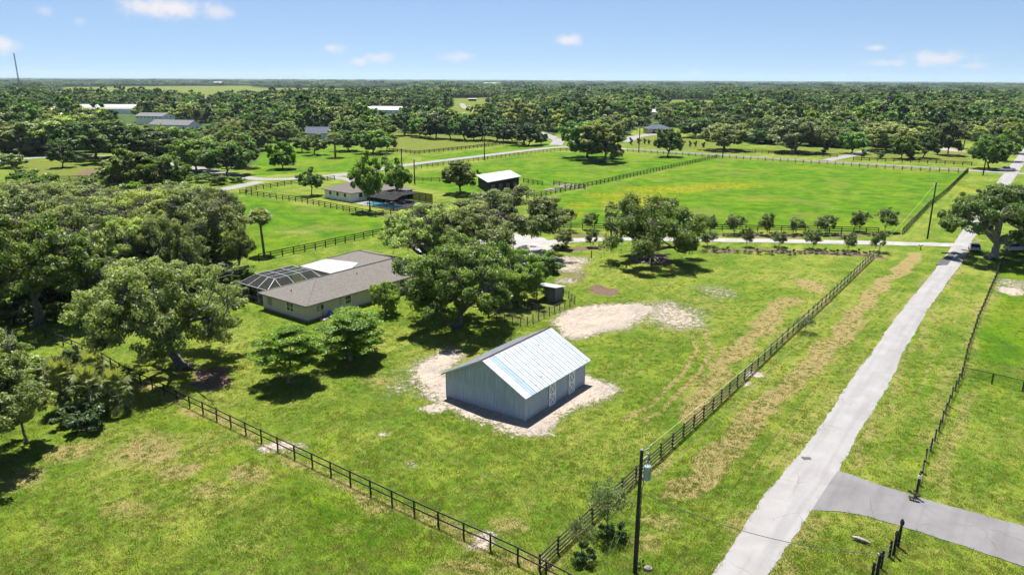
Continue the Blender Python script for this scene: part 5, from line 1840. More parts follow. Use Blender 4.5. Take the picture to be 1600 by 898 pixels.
# --- woodland: the nearest trees one by one, the mass behind as one object
def woodland():
    rng = np.random.default_rng(5)
    pts = []
    for y0, y1, cell in ((210, 1500, 8.6), ):
        n = 0
        xs = np.arange(-1400, 1400, cell)
        ys = np.arange(y0, y1, cell)
        X, Y = np.meshgrid(xs, ys)
        X = X + rng.uniform(-.48, .48, X.shape) * cell
        Y = Y + rng.uniform(-.48, .48, X.shape) * cell
        pts.append(np.stack([X.ravel(), Y.ravel()], -1))
    P = np.concatenate(pts)
    k = np.abs(P[:, 0]) < P[:, 1] * .80 + 40
    P = P[k]
    k = in_wood(P[:, 0], P[:, 1])
    P = P[k]
    # gaps: streets, lawns, houses
    ok = np.ones(len(P), bool)
    for ctr, w in (([(868, 227), (874, 219), (838, 205), (798, 194.5), (770, 184), (738, 173), (725, 168)], 9), ([(1584, 260), (1604, 238), (1627, 206)], 9), ([(-120, 262), (60, 246), (187, 244), (260, 255), (400, 281)], 8)):
        ok &= seg_dist(P[:, 0], P[:, 1], P2(ctr)) > w
    for x0, y0, rr_ in HOUSE_SPOTS:
        ok &= np.hypot(P[:, 0] - x0, P[:, 1] - y0) > rr_
    ok &= fnoise(P[:, 0], P[:, 1], 70, 3) > .30
    for tx, ty, tr in TREE_XY:
        ok &= np.hypot(P[:, 0] - tx, P[:, 1] - ty) > tr * .8 + 1.5
    P = P[ok]
    u, v = proj_uv(np.c_[P, np.zeros(len(P))])
    # clearings in front of the houses that the photo shows
    _, vt = proj_uv(np.c_[P, np.full(len(P), 12.0)])
    hide = np.zeros(len(P), bool)
    for u0, u1, vb in SIGHT:
        hide |= (u > u0) & (u < u1) & (v > vb - 1) & (vt < vb - 1)
    P, u, v = P[~hide], u[~hide], v[~hide]
    # nearest 150 in view become single trees
    d = np.hypot(P[:, 0], P[:, 1])
    order = np.argsort(d)
    inview = (u > -20) & (u < 1620)
    chosen = [i for i in order if inview[i]][:150]
    cs = set(chosen)
    for i in chosen:
        uu = u[i]
        r_ = rng.random()
        kind, leaf, w = [('midC', 'dark', 11), ('midA', 'mid', 12), ('midB', 'wood', 11), ('midO', 'olive', 13), ('midB', 'oak', 11), ('midL', None, 8), ('midA', 'wood', 12)][rng.integers(0, 7)]
        lab = 'woodland tree behind the dry paddock at the far left' if uu < 130 else 'woodland tree around the large white house with grey roof' if uu < 350 else 'woodland tree left of the blue roofed house' if uu < 490 else 'woodland tree between the blue roofed house and the road bend' if uu < 800 else 'woodland tree between the road bend and the garage' if uu < 1010 else 'woodland tree right of the garage, left of the pale driveway' if uu < 1330 else 'woodland tree right of the pale driveway'
        tree_at(kind, 'woodland_tree', P[i, 0], P[i, 1], rng.uniform(8, 14.5), w * rng.uniform(.85, 1.45), lab, 'tree', lab.replace('woodland tree', 'trees'), leaf)
    rest = np.array([i for i in range(len(P)) if i not in cs])
    return P[rest]


SIGHT = [(480, 532, 206), (558, 592, 174), (592, 640, 175), (218, 342, 194), (112, 226, 172), (312, 336, 158), (1004, 1046, 206), (1008, 1034, 178), (700, 745, 171), (376, 396, 210), (186, 224, 200)]
HOUSE_SPOTS = [(*G(u, v)[:2], r) for u, v, r in ((508, 216, 22), (573, 176, 26), (610, 176, 34), (275, 206, 40), (240, 204, 30), (170, 178, 60), (130, 178, 50), (215, 178, 40), (324, 160, 25), (1027, 208, 24), (1020, 181, 24), (388, 215, 14), (1140, 170, 10))]


def gn_scatter(name, pts, scale, rot, protos, pick):
    """one object that carries instances of small tree meshes on its points"""
    me = bpy.data.meshes.new(name)
    me.vertices.add(len(pts))
    me.vertices.foreach_set('co', np.asarray(pts, np.float32).ravel())
    for an, tp, dat in (('scl', 'FLOAT_VECTOR', scale), ('rot', 'FLOAT_VECTOR', rot)):
        a = me.attributes.new(an, tp, 'POINT')
        a.data.foreach_set('vector', np.asarray(dat, np.float32).ravel())
    a = me.attributes.new('pick', 'INT', 'POINT')
    a.data.foreach_set('value', np.asarray(pick, np.int32))
    me.update()
    o = bpy.data.objects.new(name, me)
    link(o)
    ng = bpy.data.node_groups.new(name + '_nodes', 'GeometryNodeTree')
    ng.interface.new_socket('Geometry', in_out='INPUT', socket_type='NodeSocketGeometry')
    ng.interface.new_socket('Geometry', in_out='OUTPUT', socket_type='NodeSocketGeometry')
    nd = ng.nodes
    gi, go = nd.new('NodeGroupInput'), nd.new('NodeGroupOutput')
    join = nd.new('GeometryNodeGeometryToInstance')
    for p in protos:
        oi = nd.new('GeometryNodeObjectInfo')
        oi.inputs['Object'].default_value = p
        oi.inputs['As Instance'].default_value = False
        ng.links.new(oi.outputs['Geometry'], join.inputs[0])
    iop = nd.new('GeometryNodeInstanceOnPoints')
    ng.links.new(gi.outputs[0], iop.inputs['Points'])
    ng.links.new(join.outputs[0], iop.inputs['Instance'])
    iop.inputs['Pick Instance'].default_value = True
    for an, tp, sock in (('pick', 'INT', 'Instance Index'), ('rot', 'FLOAT_VECTOR', 'Rotation'), ('scl', 'FLOAT_VECTOR', 'Scale')):
        na = nd.new('GeometryNodeInputNamedAttribute')
        na.data_type = tp
        na.inputs['Name'].default_value = an
        ng.links.new(na.outputs[0], iop.inputs[sock])
    ng.links.new(iop.outputs[0], go.inputs[0])
    md = o.modifiers.new('scatter', 'NODES')
    md.node_group = ng
    return o


def merged(name, kind_args, leafkey):
    """low detail tree (trunk and crown in one mesh) for the distant mass"""
    tm, cm, H, Rr = make_tree(name, **kind_args)
    nv = len(tm.vertices)
    a = np.empty(nv * 3, np.float32); tm.vertices.foreach_get('co', a)
    b = np.empty(len(cm.vertices) * 3, np.float32); cm.vertices.foreach_get('co', b)
    qa = np.empty(len(tm.loops), np.int32); tm.loops.foreach_get('vertex_index', qa)
    qb = np.empty(len(cm.loops), np.int32); cm.loops.foreach_get('vertex_index', qb)
    ca = np.empty(len(cm.vertices) * 4, np.float32); cm.color_attributes['tint'].data.foreach_get('color', ca)
    V = np.concatenate([a.reshape(-1, 3), b.reshape(-1, 3)])
    Q = np.concatenate([qa.reshape(-1, 4), qb.reshape(-1, 4) + nv])
    col = np.concatenate([np.tile([.3, 0, 0, 1], (nv, 1)), ca.reshape(-1, 4)])
    mi = np.r_[np.zeros(len(qa) // 4, int), np.ones(len(qb) // 4, int)]
    me = mesh_np(name, V, Q, mats=[M['bark'], M[leafkey]], col=col, midx=mi)
    return bpy.data.objects.new(name, me)


P = woodland()
fa = dict(H=11, Rr=6.2, trunk=.2, trunk_r=.35, limbs=4, clumps=60, nleaf=2200, size=.52, flat=.75, low=-.75, rclump=.24, sub=4, gap=.15, tone=.5, dry=.03, twigs=False, sides=4)
protos = [merged('far_tree_mesh', dict(fa, seed=201 + k, H=[11, 12, 10, 11, 13, 9, 11, 15, 10][k], Rr=[6.2, 5.4, 7, 6.6, 5, 6.4, 6.2, 4.2, 5][k], leaf=lk, dry=dr, tone=tn), lk) for k, (lk, dr, tn) in enumerate((('wood', .03, .45), ('dark', .0, .55), ('wood', .1, .55), ('olive', .12, .5), ('mid', .03, .45), ('wood', .0, .4), ('oak', .04, .45), ('dark', .0, .5), ('bright', .0, .35)))]
rng = np.random.default_rng(8)
sc = rng.uniform(.6, 1.45, (len(P), 1)) * (1 + .25 * (fnoise(P[:, 0], P[:, 1], 60, 2)[:, None] - .5))
scl = np.c_[sc, sc, sc * rng.uniform(.85, 1.2, (len(P), 1))]
rot = np.c_[np.zeros((len(P), 2)), rng.uniform(0, 6.28, len(P))]
region = (fnoise(P[:, 0] + 900, P[:, 1], 90, 3) * 9).astype(int)
pick = np.where(rng.random(len(P)) < .55, region % len(protos), np.minimum(rng.integers(0, len(protos) * 4, len(P)) // 4, len(protos) - 1))
print('woodland trees', len(P))
o = gn_scatter('woodland', np.c_[P, np.zeros(len(P))], scl, rot, protos, pick)
tag(o, 'mixed green woodland stretching away behind the houses', 'woodland', kind='stuff')


# far wood: patches of canopy out to the horizon
def canopy_patch(name, seed, leafkey, n=26, size=44):
    rng = np.random.default_rng(seed)
    g = np.stack(np.meshgrid(np.linspace(-.5, .5, 6), np.linspace(-.5, .5, 6)), -1).reshape(-1, 2) * size
    g = g + rng.normal(0, 2.2, g.shape)
    hh = rng.uniform(7.5, 13, len(g))
    cen, rad = [], []
    for (x, y), h in zip(g, hh):
        for k in range(7):
            d = rng.normal(0, 1, 3); d /= np.linalg.norm(d)
            cen.append((x + d[0] * 3.2, y + d[1] * 3.2, h * .72 + abs(d[2]) * h * .24)); rad.append(rng.uniform(1.6, 2.8))
    V, Q, col = leaves(rng, np.array(cen), np.array(rad), np.full(len(cen), 18), 1.0, .75, .6, .6, .7, .5, .03)
    return bpy.data.objects.new(name, mesh_np(name, V, Q, mats=[M[leafkey]], col=col))


def far_wood():
    rng = np.random.default_rng(15)
    out = []
    for y0, y1, cell in ((1460, 3200, 40), (3200, 5600, 46), (5600, 9500, 60)):
        xs = np.arange(-y1 * .82, y1 * .82, cell); ys = np.arange(y0, y1, cell)
        X, Y = np.meshgrid(xs, ys)
        q = np.stack([X.ravel() + rng.uniform(-8, 8, X.size), Y.ravel() + rng.uniform(-8, 8, X.size)], -1)
        q = q[np.abs(q[:, 0]) < q[:, 1] * .78 + 60]
        q = q[in_wood(q[:, 0], q[:, 1])]
        q = q[fnoise(q[:, 0], q[:, 1] * 3, 900, 3) > .32]
        s = cell / 40
        out.append(np.c_[q, np.full(len(q), s)])
    return np.concatenate(out)


q = far_wood()
print('far patches', len(q))
patches = [canopy_patch('canopy_mesh', 301 + k, lk) for k, lk in enumerate(('farwood', 'farwood', 'wood', 'farwood', 'dark', 'farwood'))]
sc = q[:, 2:3] * np.ones((1, 3)); sc[:, 2] = rng.uniform(.75, 1.15, len(q)) * (1 + .5 * (rng.random(len(q)) > .97))
rot = np.c_[np.zeros((len(q), 2)), rng.integers(0, 4, len(q)) * math.pi / 2 + rng.normal(0, .1, len(q))]
pk = np.where(rng.random(len(q)) < .6, (fnoise(q[:, 0] + 500, q[:, 1] * 2, 500, 3) * 9).astype(int) % 6, rng.integers(0, 6, len(q)))
o = gn_scatter('distant_forest', np.c_[q[:, :2], np.zeros(len(q))], sc, rot, patches, pk)
tag(o, 'dark distant forest reaching the horizon', 'forest', kind='stuff')

# ------------------------------------------------------------------ fences
_meshes = {}


def unit_box(key, mat, sx, sy, sz, z0=0.0):
    if key not in _meshes:
        mb = MB()
        b = min(sx, sy) * .0
        mb.box(-sx / 2, sx / 2, -sy / 2, sy / 2, z0, z0 + sz)
        _meshes[key] = mb.mesh(key, mat)
    return _meshes[key]


def walk(pts, spacing, world=False):
    w = np.array([G(*p)[:2] for p in pts]) if not world else np.array(pts)
    s = np.r_[0, np.cumsum(np.hypot(*np.diff(w, axis=0).T))]
    n = max(1, round(s[-1] / spacing))
    t = np.linspace(0, s[-1], n + 1)
    return np.stack([np.interp(t, s, w[:, 0]), np.interp(t, s, w[:, 1])], -1)


def fence(name, label, pts, spacing=2.44, h=1.42, rails=(.35, .82, 1.30), rail_h=.14, post=.13, mat='black_wood', singly=True, round_post=False, group='paddock fences', world=False, side=1, mesh=None, wires=()):
    rr = random.Random(hash(label) % 1000 if False else len(label) * 7 + int(pts[0][0]))
    q = walk(pts, spacing, world)
    o = q[0]
    e = empty(name, (o[0], o[1], 0))
    tag(e, label, 'fence', group)
    pm = unit_box(f'post_{mat}_{post}_{h}', M[mat], post, post, h + .25, -.25)
    rm = unit_box(f'rail_{mat}_{rail_h}', M[mat], 1, .045, rail_h, -rail_h / 2)
    if singly:
        for k, p in enumerate(q):
            ob = bpy.data.objects.new('post', pm)
            link(ob, e)
            ob.location = (p[0] - o[0], p[1] - o[1], rr.uniform(-.06, .02))
            a = q[min(k + 1, len(q) - 1)] - q[max(k - 1, 0)]
            ob.rotation_euler = (rr.uniform(-.025, .025), rr.uniform(-.025, .025), math.atan2(a[1], a[0]))
        for k in range(len(q) - 1):
            a, b = q[k], q[k + 1]
            d = b - a
            l = np.hypot(*d)
            nrm = np.array([-d[1], d[0]]) / l * (post / 2 + .024) * side
            for z in rails:
                ob = bpy.data.objects.new('rail', rm)
                link(ob, e)
                m = (a + b) / 2 + nrm - o
                ob.location = (m[0], m[1], z + rr.uniform(-.018, .018))
                ob.rotation_euler = (0, rr.uniform(-.008, .008), math.atan2(d[1], d[0]))
                ob.scale = (l + .0, 1, 1)
    else:
        mb = MB()
        for p in q:
            x, y = p - o
            mb.box(x - post / 2, x + post / 2, y - post / 2, y + post / 2, -.2, h + rr.uniform(-.05, .05))
        tag(mb.build('posts', M[mat], e), kind='stuff')
        mb = MB()
        for k in range(len(q) - 1):
            a, b = q[k] - o, q[k + 1] - o
            for z in rails:
                mb.bar((*a, z), (*b, z), .05, rail_h)
        if rails:
            tag(mb.build('rails', M[mat], e), kind='stuff')
    for z in wires:
        mb = MB()
        for k in range(len(q) - 1):
            a, b = q[k] - o, q[k + 1] - o
            mb.bar((*a, z), (*b, z), .016, .016)
        mb.build('wire', M['wire'], e)
    if mesh:
        for k in range(len(q) - 1):
            a, b = q[k] - o, q[k + 1] - o
            mb = MB()
            mb.poly([(*a, .06), (*b, .06), (*b, mesh), (*a, mesh)])
            mb.build('wire_panel', M['wire_mesh'], e)
    return e


F1 = [(900, 925), (840, 893.5), (778, 863), (656.5, 808.5), (523, 744.5), (411, 691), (276, 625.6), (202, 591), (158, 564.5), (100, 540), (20, 505)]
fence('board_fence', 'black board fence running along the front left of the barn yard', F1, 2.42, 1.32, (.68, 1.24), .105, .105, side=1)
fence('board_fence', 'black board fence along the verge of the lane, meeting the front fence', [(843, 891), (870, 864), (1013.5, 731), (1115, 638.6), (1228, 530), (1293.5, 470), (1364, 402.5)], 2.42, 1.38, (.22, .57, .92, 1.27), .105, .12, side=-1)
fence('board_fence', 'black board fence at the far side of the gravel driveway', [(838, 357), (955, 359), (1100, 360), (1240, 362), (1372, 365)], 2.6, 1.35, (.4, .85, 1.28), .16, .16)
fence('board_fence', 'black board fence climbing the right side of the big paddock', [(1410, 366), (1450, 324), (1480, 300), (1512, 268)], 2.6, 1.4, (.35, .8, 1.25), .16, .16)
fence('board_fence', 'black board fence behind the house beside the lone palm', [(405, 408), (480, 392), (580, 370), (612, 364)], 2.5, 1.35, (.4, .85, 1.28), .15, .15)
fence('board_fence', 'black board fence between the lone palm paddock and the white house', [(375, 303), (470, 316), (589, 339.5), (615, 334), (640, 340)], 2.6, 1.4, (.4, .85, 1.3), .15, .16)
fence('board_fence', 'diagonal black fence across the big green paddock', [(838, 309), (864, 303), (940, 287), (1123, 246.5)], 2.6, 1.4, (.4, .85, 1.3), .16, .18)
fence('board_fence', 'black fence before the white house lawn along the street', [(385, 301), (400, 297), (460, 288), (523, 281)], 2.8, 1.4, (.4, .85, 1.3), .15, .18, singly=False)
fence('board_fence', 'black fence along the near side of the far street', [(650, 264), (696, 258), (798, 245), (868, 236.5), (925, 236)], 3, 1.5, (.5, .95, 1.35), .12, .2, 'grey_wood', singly=False)
fence('board_fence', 'grey fence along the street on the right', [(980, 237.5), (1123, 247), (1300, 258), (1413, 266), (1512, 271)], 3, 1.5, (.5, .95, 1.35), .12, .2, 'grey_wood', singly=False)
fence('board_fence', 'low dark fence behind the stable tree', [(635, 283), (700, 284)], 2.8, 1.3, (.4, .85, 1.25), .14, .18, singly=False)
fence('board_fence', 'dark fence along the mown field', [(608, 236.5), (650, 241), (720, 234), (798, 225), (815, 221)], 3, 1.5, (.5, .95, 1.35), .2, .25, singly=False)
fence('board_fence', 'fence across the far street left of the pale driveway', [(1140, 237), (1200, 240), (1308, 246)], 3, 1.5, (.5, 1.0, 1.4), .16, .22, singly=False)
fence('board_fence', 'fence across the far street right of the pale driveway', [(1333, 251), (1420, 254), (1518, 259)], 3, 1.5, (.5, 1.0, 1.4), .16, .22, singly=False)
fence('board_fence', 'dark fence around the dry paddock at the left', [(10, 285), (105, 282), (172, 280)], 3, 1.4, (.5, .95, 1.35), .15, .2, singly=False)
fence('board_fence', 'black paddock rails beside the stable', [(818, 285), (848, 290)], 2.6, 1.4, (.35, .8, 1.25), .16, .18)
fence('board_fence', 'black paddock rails right of the white sand gap', [(865, 289), (890, 293), (914, 296)], 2.6, 1.4, (.35, .8, 1.25), .16, .18)
fence('wire_fence', 'wire fence with dark round posts between the lane and the right paddock', [(1430.6, 777), (1445.6, 720), (1453.6, 704), (1466, 675), (1482.7, 631), (1502, 589), (1511.5, 550), (1527, 503), (1550.6, 447), (1572.5, 397)], 2.35, 1.25, (), .1, .13, 'dark_post', wires=(.35, .7, 1.05), mesh=1.05, group='wire fences')
fence('wire_fence', 'short wire fence below the side drive at the bottom right', [(1402, 852), (1383, 878), (1362, 905)], 2.0, 1.35, (), .1, .14, 'dark_post', wires=(.35, .7, 1.05), mesh=1.05, group='wire fences')
ge = fence('wire_fence', 'green wire cross fence on the right paddock', [(1502, 589), (1537, 597), (1566, 601.5), (1596, 610), (1650, 622)], 2.6, 1.25, (1.15, ), .06, .14, 'dark_post', wires=(.35, .7), mesh=1.1, group='wire fences')
for u, v, h, lb in ((1431, 777, 2.15, 'tall dark gate post at the upper side of the drive'), (1403, 853, 2.2, 'tall dark gate post at the lower side of the drive'), (1396, 866, 1.9, 'second gate post at the lower side of the drive')):
    p = G(u, v)
    e = empty('gate_post', (p[0], p[1], 0)); tag(e, lb, 'post')
    mb = MB(); mb.cyl((0, 0, -.2), (.03, .02, h), .10, .085, 10); mb.build('timber', M['dark_post'], e)
    mb = MB(); mb.box(-.07, .13, -.10, .1, h - .42, h - .12); mb.build('bracket', M['white'] if u > 1420 else M['dark_metal'], e)

# fenced pen with the little shed
M['shed_wood'] = simple('grey_shed_board', (.17, .165, .155), .9, 0, .2, .3, 4)
pen = [(762, 496), (820, 511), (899, 474), (876, 459)]
fence('pen_fence', 'low wire pen with thin dark posts behind the barn', [(764, 497), (819, 510.5), (860, 492), (898, 475)], 1.35, 1.25, (), .05, .08, 'dark_post', wires=(.08, .65, 1.2), mesh=1.2, group='pen fences')
fence('pen_fence', 'back wire of the pen by the shed', [(898, 475), (888, 466), (872, 459)], 1.35, 1.25, (), .05, .08, 'dark_post', wires=(.08, .65, 1.2), mesh=1.2, group='pen fences')
fence('pen_fence', 'inner wire divider of the pen', [(808, 478), (842, 487)], 1.3, 1.1, (), .05, .09, 'dark_post', wires=(.08, .55, 1.05), mesh=1.05, group='pen fences')
fence('pen_fence', 'weathered board side of the pen under the oak', [(763, 496), (784, 484), (806, 474)], 1.8, 1.35, (.3, .6, .9, 1.2), .14, .12, 'grey_wood', group='pen fences')
a, b = G(838, 468), G(866, 473)
d = b - a
ang = math.atan2(d[1], d[0])
e = empty('pen_shed', (a[0], a[1], 0), ang)
tag(e, 'small open fronted shed with slanted tin roof in the pen', 'shed')
L = float(np.hypot(d[0], d[1]))
W_ = 2.6
for k in range(8):
    mb = MB()
    mb.box(L + .0, L + .05, .1, W_, .05 + k * .255, .05 + k * .255 + .24)
    mb.build('board', M['shed_wood'], e)
    mb = MB()
    mb.box(0, L, W_ - .05, W_, .05 + k * .225, .05 + k * .225 + .21)
    mb.build('board', M['shed_wood'], e)
    if k < 7:
        mb = MB()
        mb.box(L * .62, L + .06, -.02, .03, .05 + k * .255, .05 + k * .255 + .24)
        mb.build('board', M['shed_wood'], e)
for x, y, h in ((0.05, .05, 2.35), (L, .02, 2.35), (0.05, W_, 1.95), (L, W_, 1.95), (L * .6, .02, 2.35)):
    mb = MB(); mb.box(x - .06, x + .06, y - .06, y + .06, -.1, h - .05); mb.build('post', M['grey_wood'], e)
n = 5
for k in range(n):
    x0, x1 = -.45 + (L + .95) * k / n, -.45 + (L + .95) * (k + .985) / n
    mb = MB()
    mb.slab([(x0, -.55, 2.5), (x1, -.55, 2.5), (x1, W_ + .3, 1.98), (x0, W_ + .3, 1.98)], .035)
    mb.build('roof_sheet', M['white_roof'], e)

# ------------------------------------------------------------------ utility poles and cables
def pole(u, v, vt, label, full=False, r=.13):
    p = G(u, v)
    h = top_height(u, v, vt)
    e = empty('utility_pole', (p[0], p[1], 0))
    tag(e, label, 'pole', None if full else 'utility poles along the streets')
    mb = MB()
    mb.tube([(0, 0, -.3), (-.02, 0, h * .5), (.0, .0, h)], [r * 1.15, r, r * .82], 12)
    mb.build('shaft', M['pole_wood'], e, smooth=False)
    mb = MB()
    mb.cyl((0, 0, h - .02), (0, 0, h + .06), r * .95, r * .5, 12)
    mb.build('cap', M['grey_metal'], e)
    if full:
        mb = MB(); mb.bar((0, 0, h - .15), (.55, .05, h + .12), .06); mb.build('bracket_arm', M['grey_metal'], e)
        for dx, dz in ((.55, .12),):
            mb = MB()
            for k in range(4): mb.cyl((dx, .05, h + dz + k * .05), (dx, .05, h + dz + .03 + k * .05), .055 - .004 * k, n=10)
            mb.build('insulator', M['insulator'], e)
        tz = h - 2.1
        mb = MB()
        mb.cyl((.42, -.05, tz), (.42, -.05, tz + .95), .24, .24, 16); mb.cyl((.42, -.05, tz + .95), (.42, -.05, tz + 1.02), .24, .17, 16)
        t = mb.build('transformer', M['transformer'], e)
        mb = MB()
        for k in range(3): mb.bar((.42 + .2 * math.cos(k * .6 - 1.7), -.05 + .2 * math.sin(k * .6 - 1.7) - .08, tz + .1), (.42 + .2 * math.cos(k * .6 - 1.7), -.05 + .2 * math.sin(k * .6 - 1.7) - .08, tz + .85), .03)
        mb.build('cooling_fin', M['transformer'], t)
        for dx in (.34, .5):
            mb = MB(); mb.cyl((dx, -.05, tz + 1.0), (dx, -.05, tz + 1.28), .04, .03, 8); mb.build('bushing', M['insulator'], t)
        for z in (tz + .15, tz + .8):
            mb = MB(); mb.bar((0, 0, z), (.2, -.03, z), .06); mb.build('mount', M['grey_metal'], e)
        mb = MB(); mb.bar((.1, .1, h - .75), (.42, .2, h - .55), .05); mb.cyl((.45, .2, h - .75), (.45, .2, h - .35), .045, .045, 8); mb.build('fuse_cutout', M['insulator'], e)
        mb = MB(); mb.tube([(.15, -.02, tz), (.25, -.1, tz - .35), (.14, -.05, tz - .6), (.135, 0, .05)], .025, 6); mb.build('conduit', M['dark_metal'], e)
    return p, h


M['pole_wood'] = simple('dark_pole_wood', (.030, .030, .034), .8, 0, .25, .3, 3)
M['insulator'] = simple('grey_porcelain', (.45, .47, .49), .3, 0, .5, .05)
M['transformer'] = simple('transformer_paint', (.32, .37, .41), .4, .1, .4, .06)
p1, h1 = pole(992, 893, 702, 'tall dark utility pole with transformer at the fence corner', True, .13)
p2, h2 = pole(1449, 373, 284, 'utility pole beside the lane at the driveway mouth', r=.15)
for u, v, vt, lb in ((1129, 247, 203, 'utility pole at the far end of the diagonal fence'), (757, 250, 208, 'utility pole on the verge before the mown field'), (648, 287, 249, 'utility pole beside the swimming pool cage'), (1536, 274, 246, 'short utility pole at the crossroads'), (998, 238, 198, 'utility pole left of the garage drive'), (628, 262, 232, 'utility pole behind the open trees')):
    pole(u, v, vt, lb, r=.2)


def cable(name, a, b, sag, r, mat, label, cat='cable'):
    a, b = np.array(a, float), np.array(b, float)
    e = empty(name, (a[0], a[1], 0))
    tag(e, label, cat)
    n = 24
    t = np.linspace(0, 1, n)[:, None]
    q = a + (b - a) * t
    q[:, 2] -= (4 * sag * t * (1 - t))[:, 0]
    q = q - np.array([a[0], a[1], 0])
    T = TubeSet()
    T.tube(q, np.full(n, r), 5)
    link(bpy.data.objects.new('strand', T.mesh('strand', M[mat])), e)


cable('power_line', (p1[0] + .55, p1[1] + .05, h1 + .3), (p2[0], p2[1], h2), 2.2, .014, 'guy', 'long power line from the near pole to the pole at the driveway')
cable('power_line', (p1[0] + .1, p1[1], h1 - 2.9), (p2[0], p2[1], h2 - 1.6), 2.4, .02, 'cable', 'lower twisted line between the near pole and the driveway pole')
q = G(1369, 898)
qh = top_height(1369, 905, 862)
q = G(1369, 905)
e = empty('service_post', (q[0], q[1], 0)); tag(e, 'short dark cable post at the bottom edge right of the lane', 'post')
mb = MB(); mb.cyl((0, 0, -.2), (.02, 0, qh), .11, .10, 12); mb.build('timber', M['pole_wood'], e)
mb = MB(); mb.box(-.16, -.03, -.08, .08, qh - .25, qh - .1); mb.build('bracket', M['grey_metal'], e)
cable('service_drop', (p1[0] + .15, p1[1], h1 - 3.1), (q[0] - .1, q[1], qh - .15), .9, .022, 'cable', 'service cable sagging across the lane from the near pole')
for k, (u, v) in enumerate(((934, 905), (941, 900))):
    g_ = G(u, v)
    cable('guy_wire', (p1[0], p1[1], h1 - (1.2 + 1.8 * k)), (g_[0], g_[1], 0), .0, .012, 'guy', ['outer', 'inner'][k] + ' pale guy wire slanting from the near pole to the ground')

# ------------------------------------------------------------------ vehicles
def wheel(parent, x, y, r, w):
    mb = MB(); mb.cyl((x, y - w / 2, r), (x, y + w / 2, r), r, r, 18); wo = mb.build('wheel', M['rubber'], parent)
    mb = MB(); mb.cyl((x, y - w / 2 - .012, r), (x, y + w / 2 + .012, r), r * .6, r * .6, 12); mb.build('rim', M['grey_metal'], wo)


def loft(parent, name, mat, secs):
    """secs: list of (x, half width, z low, z high, half width at top)"""
    mb = MB()
    vs = []
    for x, hw, z0, z1, ht in secs:
        vs += [(x, -hw, z0), (x, -hw * 1.0, z0 + (z1 - z0) * .55), (x, -ht, z1), (x, ht, z1), (x, hw, z0 + (z1 - z0) * .55), (x, hw, z0)]
    n = 6
    fs = []
    for k in range(len(secs) - 1):
        for i in range(n):
            a, b = k * n + i, k * n + (i + 1) % n
            fs.append((a, a + n, b + n, b))
    fs += [tuple(range(n)), tuple(range((len(secs) - 1) * n + n - 1, (len(secs) - 1) * n - 1, -1))]
    mb.add(vs, fs)
    return mb.build(name, mat, parent, .03)


def vehicle(name, u, v, rz, label, kind, paint):
    p = G(u, v)
    e = empty(name, (p[0], p[1], .06), R(rz))
    tag(e, label, {'pickup': 'pickup', 'car': 'car', 'suv': 'car'}[kind])
    if kind == 'pickup':
        loft(e, 'body', M[paint], [(-2.8, .93, .5, 1.08, .9), (-2.7, .96, .42, 1.12, .93), (-.75, .97, .4, 1.12, .94), (-.7, .97, .4, 1.12, .94), (1.3, .97, .4, 1.12, .94), (1.5, .97, .42, 1.12, .9), (2.6, .95, .45, 1.02, .86), (2.8, .85, .5, .9, .8)])
        loft(e, 'cabin_glass', M['glass'], [(-.85, .88, 1.10, 1.12, .86), (-.72, .88, 1.11, 1.74, .74), (.55, .88, 1.11, 1.78, .74), (1.45, .86, 1.10, 1.14, .82)])
        loft(e, 'roof', M[paint], [(-.72, .78, 1.72, 1.80, .72), (.0, .80, 1.75, 1.86, .72), (.62, .78, 1.74, 1.82, .72)])
        mb = MB(); mb.box(-2.65, -.85, -.78, .78, 1.08, 1.135); mb.build('bed', M['rubber'], e)
        for sx in (-.78, .0): 
            for sy in (-1, 1):
                mb = MB(); mb.bar((sx, sy * .88, 1.12), (sx + (.04 if sx < -.5 else 0), sy * .76, 1.76), .09); mb.build('pillar', M[paint], e)
        for x in (-1.85, 1.85):
            for y in (-.86, .86): wheel(e, x, y, .40, .26)
    else:
        L = 2.3 if kind == 'car' else 2.35
        zh = 1.42 if kind == 'car' else 1.68
        zb = .88 if kind == 'car' else 1.0
        loft(e, 'body', M[paint], [(-L, .80, .42, zb - .05, .76), (-L + .12, .88, .34, zb, .84), (-1.2, .91, .3, zb + .02, .87), (.9, .91, .3, zb + .02, .87), (L - .5, .88, .34, zb - .08, .82), (L - .1, .82, .38, zb - .2, .76), (L, .7, .42, zb - .28, .66)])
        back = -1.75 if kind == 'car' else -2.2
        loft(e, 'cabin_glass', M['glass'], [(back, .80, zb - .02, zb + .03, .76), (back + (.65 if kind == 'car' else .25), .82, zb, zh - .05, .64), (.25, .82, zb, zh - .03, .64), (1.15, .80, zb - .02, zb + .03, .76)])
        loft(e, 'roof', M[paint], [(back + (.62 if kind == 'car' else .2), .66, zh - .07, zh - .01, .60), (-.3, .69, zh - .05, zh + .03, .60), (.3, .67, zh - .06, zh, .60)])
        for x in (-1.4, 1.4):
            for y in (-.80, .80): wheel(e, x, y, .33, .2)
        for sx in (back + .75, -.3):
            for sy in (-1, 1):
                mb = MB(); mb.bar((sx, sy * .82, zb), (sx, sy * .66, zh - .03), .07); mb.build('pillar', M[paint], e)
    for y in (-.68, .68):
        xb = -2.8 if kind == 'pickup' else (-2.3 if kind == 'car' else -2.35)
        mb = MB(); mb.box(xb - .02, xb + .1, y - .11, y + .11, .72, .90); mb.build('tail_light', M['red_light'], e)
        mb = MB(); mb.box(-xb - .25, -xb + .005, y - .16, y + .1, .62, .78); mb.build('headlight', M['glass'], e)
    mb = MB(); mb.box((-2.84 if kind == 'pickup' else -2.42), (-2.75 if kind == 'pickup' else -2.3), -.75, .75, .42, .56); mb.build('bumper', M['grey_metal'], e)
    return e


